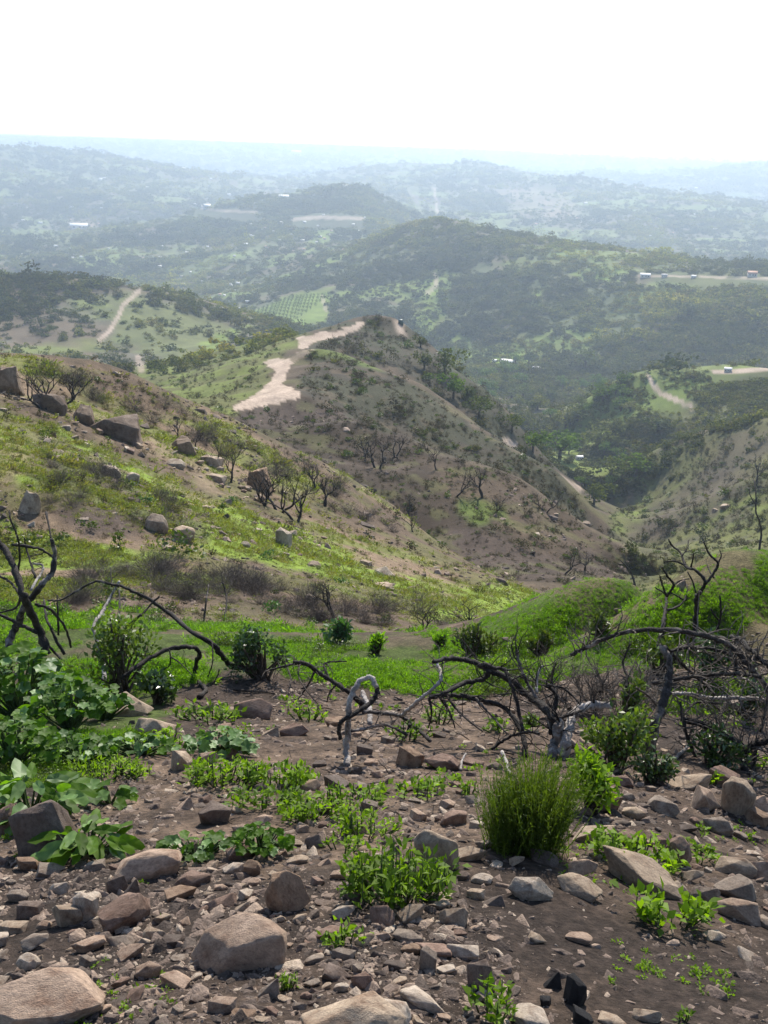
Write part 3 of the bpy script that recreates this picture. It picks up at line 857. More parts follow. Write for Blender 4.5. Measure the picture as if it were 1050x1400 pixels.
def hull_arrays(seed, npts=18, bev=.07, sub=3, rough=.02, under=True, jit=.25):
    """a broken angular stone: hull of a few points, worn edges, fine unevenness; its front (-y) side is steep or undercut"""
    rg = np.random.default_rng(seed)
    p = rand_dirs(rg, npts) * rg.uniform(1 - jit, 1.0, (npts, 1))
    if under:
        c = np.array([rg.uniform(-.35, .35), -1, rg.uniform(-.45, .12)]); c /= np.linalg.norm(c)
        e = p @ c - rg.uniform(.45, .65); p = p - np.where(e > 0, e, 0)[:, None] * c
        c = np.array([rg.uniform(-.3, .3), rg.uniform(-.5, .15), 1]); c /= np.linalg.norm(c)
        e = p @ c - rg.uniform(.5, .75); p = p - np.where(e > 0, e, 0)[:, None] * c
    bm = bmesh.new()
    for q in p: bm.verts.new(q)
    r_ = bmesh.ops.convex_hull(bm, input=bm.verts)
    bmesh.ops.delete(bm, geom=[v for v in bm.verts if not v.link_faces], context='VERTS')
    bmesh.ops.dissolve_limit(bm, angle_limit=.12, verts=bm.verts, edges=bm.edges)
    bmesh.ops.bevel(bm, geom=list(bm.edges), offset=bev, segments=2, profile=.6, affect='EDGES', clamp_overlap=True)
    bmesh.ops.triangulate(bm, faces=bm.faces)
    for _ in range(sub):
        L_ = [e for e in bm.edges if e.calc_length() > (.22 if sub < 3 else .13)]
        if L_: bmesh.ops.subdivide_edges(bm, edges=L_, cuts=1, use_grid_fill=True); bmesh.ops.triangulate(bm, faces=bm.faces)
    bmesh.ops.remove_doubles(bm, verts=bm.verts, dist=.004)
    v = np.array([x.co[:] for x in bm.verts]); f = np.array([[y.index for y in x.verts] for x in bm.faces]); bm.free()
    off = rg.uniform(0, 50, 3)
    for s_, a_ in ((1.4, 2.2), (3.3, 1.3), (8, .7), (18, .4)):
        nn = np.array([mnoise.noise(Vector(q * s_ + off)) for q in v]); v = v * (1 + nn * rough * a_)[:, None]
    v = v / np.abs(v).max(0)
    return v, f
def m_rock(name):
    m, nt = mat(name)
    oi = N(nt, 'ShaderNodeObjectInfo'); tc = N(nt, 'ShaderNodeTexCoord'); geo = N(nt, 'ShaderNodeNewGeometry')
    vadd = N(nt, 'ShaderNodeVectorMath', operation='ADD')
    nt.links.new(tc.outputs['Object'], vadd.inputs[0]); nt.links.new(oi.outputs['Location'], vadd.inputs[1])
    a = ntex(nt, 1.6, 6, .6, vadd.outputs[0], .4); b = ntex(nt, 9, 6, .7, vadd.outputs[0]); c3 = ntex(nt, 30, 4, .7, vadd.outputs[0])
    c = mixc(nt, oi.outputs['Color'], ramp(nt, [(.32, (.60, .52, .48)), (.5, (1, 1, 1)), (.68, (1.3, 1.32, 1.35))], a.outputs[0]), 1, 'MULTIPLY')
    c = mixc(nt, c, ramp(nt, [(.3, (.62, .60, .60)), (.5, (1, 1, 1)), (.7, (1.3, 1.28, 1.25))], b.outputs[0]), 1, 'MULTIPLY')
    pt = ramp(nt, [(.44, (1.35, 1.3, 1.28)), (.5, (1, 1, 1)), (.56, (.8, .76, .74))], geo.outputs['Pointiness'])
    h = N(nt, 'ShaderNodeMath', operation='ADD'); nt.links.new(b.outputs[0], h.inputs[0]); nt.links.new(c3.outputs[0], h.inputs[1])
    out(nt, principled(nt, c, .8, h.outputs[0], .55, .05, .3).outputs[0]); return m
M_ROCK = m_rock('sandstone')
def m_gravel():
    m, nt = mat('gravel_stone')
    oi = N(nt, 'ShaderNodeObjectInfo'); tc = N(nt, 'ShaderNodeTexCoord')
    c = ramp(nt, [(0, (.075, .058, .048)), (.4, (.15, .112, .09)), (.65, (.22, .16, .125)), (.85, (.31, .23, .175)), (1, (.43, .345, .265))], oi.outputs['Random'])
    b = ntex(nt, 3, 5, .7, tc.outputs['Object'])
    c = mixc(nt, c, ramp(nt, [(.3, (.6, .6, .6)), (.7, (1.35, 1.35, 1.35))], b.outputs[0]), 1, 'MULTIPLY')
    out(nt, principled(nt, c, .85, b.outputs[0], .5, .1, .2).outputs[0]); return m
M_GRAVEL = m_gravel()

# ------------------------------------------------------------------ uncountable cover
rg = np.random.default_rng(5)
# gravel and crumbs of soil on the bare slope
peb = []
for s_ in range(8):
    v, f = hull_arrays(900 + s_, 12, .05, 0, .01, False, .35)
    v = v * np.array([1, rg.uniform(.6, .95), rg.uniform(.4, .75)])
    b = MB(); b.add(v, f); peb.append(b.mesh('pebble', M_GRAVEL, False))
bare = (Rg < 13) * (1 - np.clip(MASK['swale'] + MASK['mound'], 0, 1) * .85)
clus = .3 + sstep(.42, .62, fbm(Xg / .8, Yg / .8, 777, 4)) * 1.3
lessr = 1 - .5 * region([(680, 1230), (1050, 1230), (1300, 1200), (1300, 1500), (720, 1500)], 0, 5, 5)
x, y = sample(AREA * bare * clus * lessr, 20000, rg)
r_ = np.hypot(x, y)
siz = np.exp(rg.normal(0, .55, len(x))) * .0015 * np.clip(r_, 2, 8) * rg.choice([1, 1, 1.2, 1.8, 2.8, 4.2], len(x))
siz = np.minimum(siz, .055)
g_ = ground_pts(x, y, siz * .2)
scatter('gravel', peb, g_, siz, 'loose gravel and crumbs of stone on the bare burnt soil', np.stack([rg.normal(0, .3, len(x)), rg.normal(0, .3, len(x)), rg.uniform(0, 6.28, len(x))], 1))

# broken twigs and char lying about under the burnt shrubs
lit_ = []
for s_ in range(5):
    b = MB(); rg2 = np.random.default_rng(s_)
    v, f = tube(np.cumsum(np.array([(0, 0, .03)] + [(rg2.uniform(.15, .3), rg2.normal(0, .07), rg2.normal(0, .02)) for _ in range(4)]), 0), np.array([.022, .026, .022, .018, .010]), 5, .2, s_); b.add(v, f)
    lit_.append(b.mesh('twig_piece', M_CHAR if s_ < 3 else M_DEADTW))
x, y = sample(AREA * bare * region([(250, 900), (1100, 900), (1100, 1080), (760, 1090), (560, 1130), (300, 1120)], 3, 13, 5), 900, rg)
scatter('twig_litter', lit_, ground_pts(x, y, -.004), .055 * np.exp(rg.normal(0, .5, len(x))) * np.hypot(x, y) / 5, 'broken charred twigs littering the ground under the burnt shrubs', np.stack([rg.normal(0, .15, len(x)), rg.normal(0, .15, len(x)), rg.uniform(0, 6.28, len(x))], 1))

# grass of the swale and the mound
tufts = [grass_tuft(s_, M_GRASS, 40, 1, .6, .06) for s_ in range(4)] + [weed_clump(40 + s_, M_GRASS, 90, .20, .10, .6, .75) for s_ in range(4)]
gm = np.clip(MASK['swale'] + MASK['mound'], 0, 1) * (.10 + .95 * sstep(.38, .50, fbm(Xg / 1.6, Yg / 1.6, 611, 5)))
x, y = sample(AREA * (gm > .22) * gm * (Rg > 5.5), 30000, rg)
hh = .0052 * np.hypot(x, y) * np.exp(rg.normal(0, .38, len(x))) * (1 - .42 * mask_at(MASK['mound'], x, y)) * (.65 + .6 * sstep(.3, .75, fbm(x / 1.3, y / 1.3, 612, 4)))
scatter('grass', tufts, ground_pts(x, y, .01), hh, 'bright green grass and weeds filling the hollow and the mound')
# ranker weeds in clumps among the grass
x, y = sample(AREA * (gm > .3) * (Rg > 6) * (1 - .9 * np.clip(MASK['mound'], 0, 1)) * sstep(.5, .62, fbm(Xg / 1.9, Yg / 1.9, 618, 4)), 2600, rg)
scatter('rank_weeds', [weed_clump(70 + s_, M_WEED if s_ < 2 else M_SHRUB, 110, .20, .09, .65, .8) for s_ in range(4)], ground_pts(x, y, .01), .0075 * np.hypot(x, y) * np.exp(rg.normal(0, .35, len(x))), 'taller weeds in clumps among the green grass')
# sparse sprouts on bare ground
x, y = sample(AREA * bare * (Rg < 12) * sstep(.60, .7, fbm(Xg / .5, Yg / .5, 655, 4)), 380, rg)
scatter('sprouts', [weed_clump(60 + s_, M_WEED, 16, .4, .26, .6, .35) for s_ in range(4)], ground_pts(x, y), rg.uniform(.006, .013, len(x)) * np.hypot(x, y), 'tiny green sprouts on the bare stony soil')

# hillside across the swale
ht = [grass_tuft(80 + s_, M_HGRASS, 26, 1, .9, .10) for s_ in range(3)] + [weed_clump(90 + s_, M_HGRASS, 100, .17, .10, .8, .5) for s_ in range(4)]
x, y = sample(AREA * (MASK['hillgreen'] + .06 * MASK['hill']) * (Rg > 22) * (.1 + sstep(.38, .56, fbm(Xg / 1.6, Yg / 1.6, 622, 3))), 11000, rg)
scatter('hillside_grass', ht, ground_pts(x, y, .02), .0045 * np.hypot(x, y) * np.exp(rg.normal(0, .4, len(x))), 'yellow green grass and herbs scattered over the sunny hillside')
# dark low tufts and burnt stubs on hillside and spurs
bs = [twig_ball(100 + s_, M_BURNTSH, 40, .04, 'burnt_tuft') for s_ in range(5)] + [bush_mesh(110 + s_, M_BURNTSH, 110, 4, .18, 'burnt_tuft') for s_ in range(2)] + [bush_mesh(115 + s_, M_SHRUB, 80, 4, .26, 'green_tuft') for s_ in range(1)]
wgt = AREA * np.clip(MASK['hill'] * .55 + MASK['spur'] * .9 + MASK['spurB'] * 1.5 + MASK['r1'] * 1.2 + MASK['knob'] * 1.3 + MASK['lslope'] * .9, 0, 2) * (1 - MASK['bare']) * (.15 + sstep(.4, .6, fbm(thw * 70, LRg * 45, 633, 4)))
x, y = sample(wgt, 10500, rg)
rr = np.hypot(x, y)
scatter('burnt_tufts', bs, ground_pts(x, y, .03), np.clip(.0023 * rr, .08, .6) * np.exp(rg.normal(0, .5, len(x))), 'charred low tufts and stubs dotted over the burnt slopes')
# small rubble on the hillside
wgt = AREA * (MASK['hill'] + MASK['spur'] * .35 + MASK['mound'] * .1 + region([(745, 852), (880, 805), (935, 790), (950, 812), (880, 845), (770, 880)], 8, 24) * .8) * (.08 + sstep(.55, .7, fbm(Xg / 5, Yg / 5, 644, 4)) * 1.5)
x, y = sample(wgt, 2600, rg); rr = np.hypot(x, y)
scatter('rubble', peb, ground_pts(x, y), .0016 * rr * np.exp(rg.normal(0, .6, len(x))), 'stones and rubble scattered over the slopes', np.stack([rg.normal(0, .3, len(x)), rg.normal(0, .3, len(x)), rg.uniform(0, 6.28, len(x))], 1))

# chaparral of the far country
sh = [bush_mesh(130 + s_, M_SCRUB, 150, 6, .26, 'chaparral_shrub') for s_ in range(8)]
dens = .5 + sstep(.36, .56, fbm(thw * 30, LRg * 24, 666, 5)) * .9 + sstep(.45, .6, nl) * .5
wgt = AREA * (Rg > 330) * (Rg < 11500) * dens * (1 - np.clip(MASK['bare'] * 1.0, 0, 1)) * (1 - .85 * sstep(.09, .14, cov[..., 1]))
wgt = wgt * (1 - .45 * region([(-60, 380), (340, 400), (340, 500), (-60, 500)], 450, 800, 4))
wgt = wgt * np.clip(.35 + MASK['r2'] * 1.2 + sstep(600, 900, Rg), 0, 2)
x, y = sample(wgt, 52000, rg); rr = np.hypot(x, y)
sz = (1 - .45 * mask_at(MASK['r2'], x, y)) * np.exp(rg.normal(0, .42, len(x))) * np.interp(rr, [300, 700, 1200, 2500, 6000, 12000], [1.7, 2.6, 3.4, 5.5, 11, 22])
sz = np.minimum(sz, np.maximum((9 - zat(x, y)) / 1.25, .5))
scatter('chaparral', sh, ground_pts(x, y, sz * .12), np.stack([sz, sz, sz * rg.uniform(.6, .95, len(x))], 1), 'dark green chaparral covering the far hills and the valley')
wgt = AREA * np.clip(MASK['spurB'] * .25 + MASK['knob'] * .8 + MASK['r1'] * .6, 0, 1) * (1 - MASK['bare']) * sstep(.48, .6, fbm(thw * 60, LRg * 40, 667, 4))
x, y = sample(wgt, 200, rg); rr = np.hypot(x, y)
sz = np.exp(rg.normal(0, .35, len(x))) * np.interp(rr, [100, 300, 700], [.5, 1.0, 1.8])
scatter('scrub', sh, ground_pts(x, y, sz * .1), sz, 'dark scrub growing back on the spurs')
# ------------------------------------------------------------------ individual stones
ROCKC = dict(pink=(.37, .26, .185), tan=(.36, .27, .19), cream=(.44, .355, .275), brown=(.23, .15, .11), dark=(.13, .098, .078), grey=(.25, .195, .15), orange=(.28, .185, .12), purple=(.175, .128, .10), char=(.02, .018, .018))
PROTO = {}
def rock_proto(k_, sub=4):
    if (k_, sub) not in PROTO:
        kinds = [(9, .40, .80), (7, .30, .75), (11, .5, .85), (6, .35, .65)]
        c, a, b_ = kinds[k_ % 4]
        v, f = hull_arrays(200 + k_ * 7, (16, 12, 22, 14)[k_ % 4], (.06, .05, .09, .05)[k_ % 4], sub - 1, .018)
        b = MB(); b.add(v, f); PROTO[(k_, sub)] = b.mesh('rock', M_ROCK, True)
    return PROTO[(k_, sub)]
def put_rock(cx, cy, w, h, col, seed, label, name='rock', group=None, cat='rock', tilt=None, sub=4, unique=False, rmin=0, flat=None, sink=.32):
    g = hit(cx, min(cy + h * .22, 1520), rmin)
    if g is None: return None
    dist = g.length
    sc = dist / F
    t = -g.z / math.hypot(g.x, g.y); dep = math.atan(t)
    W = w * sc / 2
    Dp = W * (.58 if flat is None else flat)
    # seen height = rise * cos + depth * sin
    Hh = max((h * sc / 2 - Dp * math.sin(dep) * .8) / math.cos(dep), W * .36)
    Hh = Hh / (1 - sink)
    if unique:
        v, f = hull_arrays(seed, (26 if w > 75 else 18) if rmin == 0 else 22, (.11 if w > 75 else .07) if rmin == 0 else .03, 4, .024 if rmin == 0 else .05); b = MB(); b.add(v, f); me_ = b.mesh(name, M_ROCK, True)
    else: me_ = rock_proto(seed % 14, sub)
    o = link(name, me_)
    rs = random.Random(seed)
    if seed == 3001: Hh *= 1.25
    yaw = rs.uniform(-.6, .6)
    o.rotation_euler = (rs.uniform(-.12, .12) - .1, rs.uniform(-.12, .12) if tilt is None else tilt, yaw + math.atan2(-g.x, g.y))
    o.scale = (W * 1.08, Dp * 1.08, Hh * 1.08)
    o.location = (g.x, g.y, float(zat(g.x, g.y)) + Hh * (1 - sink * 2))
    c = ROCKC[col] if isinstance(col, str) else col
    j = rs.uniform(.85, 1.15)
    o.color = (c[0] * j, c[1] * j, c[2] * j, 1)
    return tag(o, label, cat, group)

BIG = [
 (330, 1300, 136, 82, 'pink', 'largest rounded pink grey boulder with dark shaded front on the burnt soil', 3001),
 (62, 1145, 84, 88, 'purple', 'dark purple grey boulder with a pointed top below the big veined leaves', 3002),
 (12, 1127, 52, 48, 'brown', 'brown boulder tucked against the dark pointed boulder under veined leaves', 3003),
 (205, 1183, 92, 58, 'pink', 'smooth pinkish tan boulder behind the row of brick coloured stones', 3004),
 (168, 1252, 82, 52, 'brown', 'brown slab with a bright curved top edge leaning on cream stones', 3005),
 (119, 1248, 36, 42, 'cream', 'upright cream flake resting against the brown slab', 3006),
 (125, 1225, 44, 26, 'cream', 'cream stone just behind the upright cream flake', 3007),
 (92, 1256, 40, 38, 'tan', 'tan wedge of stone beside the upright cream flake', 3008),
 (244, 1223, 46, 30, 'orange', 'brick coloured block with flat top in front of the smooth tan boulder', 3009),
 (266, 1204, 50, 24, 'brown', 'low brown stone touching the smooth tan boulder on its side', 3010),
 (392, 1230, 60, 56, 'orange', 'angular orange brown rock with a sharp front edge', 3011),
 (68, 1380, 150, 60, 'pink', 'broad flat pinkish boulder at the bottom corner', 3012),
 (484, 1400, 130, 40, 'tan', 'broad pale tan boulder cut by the bottom edge', 3013),
 (725, 1396, 76, 34, 'cream', 'pale cream rock at the bottom edge beside charred wood', 3014),
 (727, 1218, 62, 42, 'cream', 'rounded pale cream rock alone on bare soil below the round bush', 3015),
 (293, 1118, 52, 40, 'purple', 'purplish block with a split top on the open slope', 3016),
 (248, 1043, 44, 34, 'tan', 'tan angular stone standing above small rubble near the pale leaved herb', 3017),
 (168, 968, 80, 44, 'tan', 'long pitted tan boulder behind the leafy plants', 3018),
 (215, 995, 58, 36, 'tan', 'lower pitted tan boulder touching the long one', 3019),
 (345, 973, 56, 40, 'brown', 'dark hollow faced brown rock with a light top below the fallen branch', 3020),
 (459, 985, 30, 38, 'orange', 'small triangular tan rock beside the looped branch', 3021),
 (596, 1175, 60, 60, 'tan', 'tall tan rock partly buried beside the round bush', 3022),
 (640, 1170, 44, 32, 'tan', 'blocky tan rock between the buried rock and the round bush', 3023),
 (742, 1173, 46, 28, 'purple', 'dark flat topped rock at the foot of the round bush', 3024),
 (797, 1197, 48, 40, 'pink', 'reddish angular rock beside the broad buried slab', 3025),
 (926, 1171, 36, 42, 'brown', 'dark brown upright cube of stone on the buried slab', 3026),
 (870, 1196, 120, 50, 'tan', 'broad low tan slab half buried in soil', 3027),
 (945, 1070, 66, 34, 'tan', 'large flat tan rock at the top of the stone pile', 3028),
 (985, 1067, 44, 34, 'brown', 'brown rock beside the large flat tan rock', 3029),
 (1004, 1098, 44, 62, 'tan', 'tall upright tan rock in the stone pile', 3030),
 (960, 1098, 48, 40, 'pink', 'tilted slab leaning in the middle of the stone pile', 3031),
 (980, 1130, 40, 28, 'grey', 'low grey rock in front of the tall upright rock', 3032),
 (1034, 1100, 40, 24, 'pink', 'pink flat stone behind the tall upright rock', 3033),
 (1034, 1120, 36, 26, 'orange', 'orange stone beside the tall upright rock', 3034),
 (1012, 1246, 58, 36, 'pink', 'pinkish rock with a flat top below the pile', 3035),
 (1005, 1216, 54, 40, 'grey', 'grey brown rock just above the pinkish flat topped rock', 3036),
 (1000, 1184, 58, 34, 'tan', 'wide tan rock with a hollow under it near the weeds', 3037),
 (1023, 1308, 36, 20, 'cream', 'cream yellow stone alone near the picture edge', 3038),
 (980, 1284, 32, 20, 'cream', 'cream pointed stone just below the weed clump', 3039),
 (812, 1142, 66, 34, 'tan', 'long tan rock behind the low weeds and beside the leafy shrub', 3040),
 (905, 1104, 44, 26, 'grey', 'grey rounded rock in the stone pile beside two small stones', 3041),
 (868, 1112, 34, 22, 'tan', 'small tan rock at the near end of the stone pile', 3042),
 (858, 1148, 40, 26, 'brown', 'brown rock just behind the low weeds', 3043),
 (790, 1282, 36, 20, 'pink', 'flat pink stone sunk in the bare soil', 3044),
 (730, 1283, 30, 18, 'tan', 'little notched tan stone on the bare soil', 3045),
 (655, 1340, 40, 48, 'purple', 'dark upright stone among pale ones above the small sprig', 3046),
 (578, 1368, 64, 28, 'cream', 'pale sloping cream slab beside the dark upright stone', 3047),
 (534, 1386, 50, 36, 'cream', 'pale cream block behind the broad boulder of the bottom edge', 3048),
 (636, 1302, 50, 22, 'cream', 'thin cream slab with a split edge', 3049),
 (592, 1302, 48, 18, 'brown', 'thin brown slab beside the split cream slab', 3050),
 (562, 1252, 42, 34, 'tan', 'tan buried rock with a peaked top below the bright weed', 3051),
 (521, 1255, 40, 36, 'brown', 'brown rock with one lit face below the bright weed', 3052),
 (472, 1251, 36, 24, 'cream', 'pale wedge of stone between the orange rock and the brown lit rock', 3053),
 (484, 1222, 40, 24, 'dark', 'dark rounded rock beside the bright weed', 3054),
 (620, 1257, 40, 28, 'tan', 'tan rock with dark underside in the middle of the soil', 3055),
 (560, 1280, 44, 24, 'grey', 'grey domed stone above the brown flake', 3056),
 (582, 1318, 26, 34, 'grey', 'grey flake standing on end beside the brown cube', 3057),
 (561, 1298, 28, 18, 'orange', 'brown cube of stone above the grey standing flake', 3058),
 (455, 1330, 46, 26, 'purple', 'purple slab with a dark shadowed side', 3059),
 (495, 1343, 32, 26, 'brown', 'brown wedge beside the purple slab', 3060),
 (370, 1357, 32, 30, 'grey', 'grey stone against the largest boulder at its lower corner', 3061),
 (305, 1376, 40, 26, 'pink', 'pale pink stone below the largest boulder', 3062),
 (335, 1385, 34, 18, 'orange', 'thin orange stone below the largest boulder', 3063),
 (122, 1293, 42, 26, 'pink', 'pink stone with an orange front below the cream flake', 3064),
 (178, 1305, 40, 28, 'pink', 'pale pink broken stone below the brown slab', 3065),
 (165, 1288, 38, 16, 'grey', 'flat grey pink stone touching the pale broken one', 3066),
 (52, 1290, 44, 24, 'grey', 'long low grey stone on the open soil', 3067),
 (40, 1318, 30, 24, 'cream', 'small yellow cream stone beside the low grey stone', 3068),
 (94, 1330, 36, 18, 'dark', 'thin dark flake lying flat below the pink orange fronted stone', 3069),
 (204, 1328, 34, 28, 'pink', 'pink stone between the pale broken stone and the largest boulder', 3070),
 (236, 1343, 46, 18, 'pink', 'long flat pink stone in front of the largest boulder', 3071),
 (24, 1227, 28, 22, 'grey', 'grey pebble sized stone with one lit side at the picture edge', 3072),
 (64, 1192, 46, 18, 'grey', 'grey flat shard below the dark pointed boulder', 3073),
 (160, 1214, 28, 30, 'purple', 'dark leaning shard below the smooth tan boulder', 3074),
 (181, 1222, 30, 28, 'purple', 'second dark leaning shard next to the first, nearer the brick coloured block', 3075),
 (18, 1271, 42, 20, 'tan', 'tan flat stone cut by the picture edge', 3076),
 (240, 1284, 32, 34, 'dark', 'dark grey buried stone between slab and largest boulder', 3077),
 (36, 1183, 34, 26, 'orange', 'orange brown stone at the foot of the dark pointed boulder', 3078),
 (437, 1108, 40, 24, 'dark', 'dark stone under the spread of weeds', 3079),
 (432, 1153, 30, 26, 'purple', 'small banded stone with a pale stripe on the open slope', 3080),
 (363, 1124, 34, 20, 'pink', 'pink stone just above the round leaved weed', 3081),
 (345, 1190, 30, 26, 'orange', 'small orange brown stone below the round leaved weed', 3082),
 (306, 1235, 40, 22, 'brown', 'sharp brown chip beside the brick coloured block', 3083),
 (330, 1165, 40, 32, 'brown', 'brown stone half covered by the round leaved weed', 3084),
 (457, 1072, 44, 16, 'dark', 'dark low stone with a pale stick like top edge', 3085),
 (620, 1120, 40, 28, 'brown', 'reddish rock with pale top beside the round bush', 3086),
 (612, 1100, 34, 18, 'pink', 'pink flat stone behind the reddish rock', 3087),
 (400, 1000, 44, 26, 'brown', 'brown stone lying behind the looped branch foot', 3088),
 (372, 1002, 30, 18, 'tan', 'small tan stone beside the hollow faced rock', 3089),
 (560, 1040, 40, 34, 'orange', 'rust coloured lump of earthy rock under the fallen branches', 3090),
 (604, 1046, 52, 24, 'brown', 'crumbling brown rock under the forked fallen branches', 3091),
 (655, 1024, 18, 14, 'cream', 'little round cream stone under the fallen branches', 3092),
 (828, 1100, 40, 40, 'brown', 'brown rock beside the leafy shrub and the leaning stick', 3093),
 (1040, 1195, 40, 36, 'pink', 'smooth pink rock cut by the picture edge', 3094),
 (708, 1180, 26, 18, 'tan', 'small tan stone at the round bush foot', 3095),
 (660, 1202, 32, 18, 'cream', 'small cream stone on bare soil near the buried tall rock', 3096),
 (885, 1390, 36, 20, 'tan', 'small angular tan rock at the bottom edge on bare soil', 3097),
 (840, 1396, 40, 20, 'tan', 'rounded tan rock cut by the bottom edge on bare soil', 3098),
 (790, 1218, 60, 16, 'tan', 'thin ribbed tan slab beside the reddish angular rock', 3099),
]
big_names = []
for i, (cx, cy, w, h, col, lab, sd_) in enumerate(BIG):
    put_rock(cx, cy, w * .92, h * .95, col, sd_, lab, 'boulder' if w > 75 else 'rock', None, 'boulder' if w > 75 else 'rock', unique=(w >= 50), sub=4)
# black burnt stump pieces at the bottom edge
def zone_label(px, py, col, w):
    size = 'fist sized' if w > 17 else 'small'
    if py > 1290: z = 'on dark soil close to the bottom edge'
    elif py > 1180: z = 'on dark soil between the boulders'
    elif px > 780: z = 'in the stone pile under the burnt brush'
    elif py > 1080: z = 'on the open slope among weeds'
    else: z = 'on the bare ground around the fallen branches'
    nm_ = dict(pink='pinkish', tan='tan', cream='cream', brown='brown', dark='dark', grey='grey', orange='rust coloured', purple='purplish')[col]
    return '%s %s stone %s' % (size, nm_, z)
rs = random.Random(77)
spots = [(b[0], b[1], max(b[2], b[3]) * .5) for b in BIG]
cnt = 0
while cnt < 296:
    u = rs.random()
    if u < .5: px, py = rs.uniform(-10, 680), rs.uniform(1170, 1400)
    elif u < .78: px, py = rs.uniform(770, 1060), rs.uniform(1050, 1270)
    elif u < .92: px, py = rs.uniform(250, 680), rs.uniform(1040, 1180)
    else: px, py = rs.uniform(250, 1050), rs.uniform(960, 1060)
    if 690 < px < 960 and py > 1225: continue
    w = math.exp(rs.gauss(math.log(19.5), .36)) * (1 if py > 1060 else .8)
    w = min(max(w, 9), 36)
    if any((px - a) ** 2 + ((py - b_) * 1.3) ** 2 < (c * .85 + w * .42) ** 2 for a, b_, c in spots): continue
    spots.append((px, py, w * .5)); cnt += 1
    col = rs.choice(['pink', 'tan', 'cream', 'brown', 'brown', 'dark', 'grey', 'grey', 'tan', 'purple'])
    lab = zone_label(px, py, col, w)
    put_rock(px, py, w, w * rs.uniform(.45, .75), col, rs.randrange(9999), lab, 'stone', lab.replace(' stone ', ' stones ', 1), 'stone', sub=3 if w < 20 else 4)

# boulders and outcrops on the hillside across the hollow, and stones further off
MIDR = [
 (12, 527, 54, 56, 'brown', 'rounded brown boulder on the hillside crest at the picture edge', .9),
 (68, 553, 58, 42, 'dark', 'dark cliff block beside the rounded crest boulder', .8),
 (118, 570, 50, 40, 'brown', 'low dark ledge between two outcrops on the upper hillside', .8),
 (160, 582, 96, 70, 'dark', 'great dark outcrop with a bright slanting edge on the upper hillside', .9),
 (250, 612, 48, 36, 'brown', 'square brown outcrop below the great dark outcrop', .8),
 (290, 632, 36, 22, 'tan', 'tan ledge next to the square brown outcrop', .8),
 (240, 636, 40, 12, 'cream', 'flat pale ledge under the square brown outcrop', .8),
 (356, 661, 46, 54, 'orange', 'tall rust brown boulder beside burnt trees on the hillside', .8),
 (296, 655, 40, 20, 'tan', 'pale crumbled ledge uphill of the rust brown boulder', .8),
 (150, 646, 44, 20, 'cream', 'white rounded rock in the green strip of the hillside', .7),
 (181, 655, 22, 22, 'cream', 'smaller white rock beside the white rounded rock', .7),
 (388, 740, 26, 34, 'cream', 'pale grey standing boulder alone in the green strip', .8),
 (524, 785, 42, 12, 'cream', 'flat white slab low on the hillside', .8),
 (524, 800, 42, 22, 'tan', 'tan boulder just under the flat white slab', .8),
 (38, 690, 48, 44, 'tan', 'tan and brown outcrop slanting above the dead brush', .8),
 (216, 718, 34, 32, 'tan', 'pale edged broken outcrop in the dead brush', .8),
 (250, 732, 36, 34, 'tan', 'leaning pale slab next to the broken outcrop', .8),
 (425, 820, 16, 16, 'cream', 'small white stone in the dead brush at the hillside foot', .8),
 (336, 745, 16, 12, 'cream', 'small pale stone uphill of the standing boulder', .8),
 (350, 725, 18, 10, 'cream', 'small flat pale stone above the standing boulder', .8),
 (500, 770, 20, 10, 'tan', 'little tan rock above the flat white slab', .8),
 (430, 772, 22, 14, 'grey', 'small grey rock between the standing boulder and the flat slab', .8),
 (992, 692, 17, 9, 'tan', 'pale rock cluster top on the far right hand spur', .8),
 (978, 698, 9, 6, 'tan', 'small pale rock beside the pale cluster on the spur', .8),
 (802, 716, 15, 9, 'tan', 'small tan crag at the end of the brown spur', .8),
 (760, 703, 8, 5, 'tan', 'tiny tan rock on the edge of the brown spur', .8),
]
for i, (cx, cy, w, h, col, lab, fl) in enumerate(MIDR):
    q = .74 if w > 38 else .9
    col = {'dark': (.15, .105, .075), 'brown': (.19, .135, .09), 'orange': (.24, .155, .095), 'grey': 'tan', 'cream': (.40, .32, .235)}.get(col, col)
    put_rock(cx, cy, w * q, h * q, col, 4100 + i if w > 40 else (2, 6, 10)[i % 3], lab, 'outcrop' if w > 30 else 'rock', None, 'outcrop' if w > 30 else 'rock', rmin=23, flat=fl, unique=(w > 40), sink=.44)

rs = random.Random(123)
for (cx, cy, n_) in ((30, 545, 7), (100, 590, 7), (190, 610, 8), (270, 640, 9), (330, 680, 8), (300, 665, 6), (60, 700, 6), (235, 740, 7), (395, 755, 4), (530, 805, 6), (420, 735, 4), (130, 610, 6)):
    for j in range(n_):
        w = rs.uniform(5, 14)
        put_rock(cx + rs.gauss(0, 26), cy + rs.gauss(0, 9), w, w * rs.uniform(.5, .8), rs.choice(['tan', 'brown', 'cream', 'grey', 'tan']), rs.randrange(9999), 'small broken rock among the rubble round the hillside outcrops', 'broken_rock', 'broken rocks round the hillside outcrops', 'rock', rmin=23, flat=.8, sub=3, sink=.3)

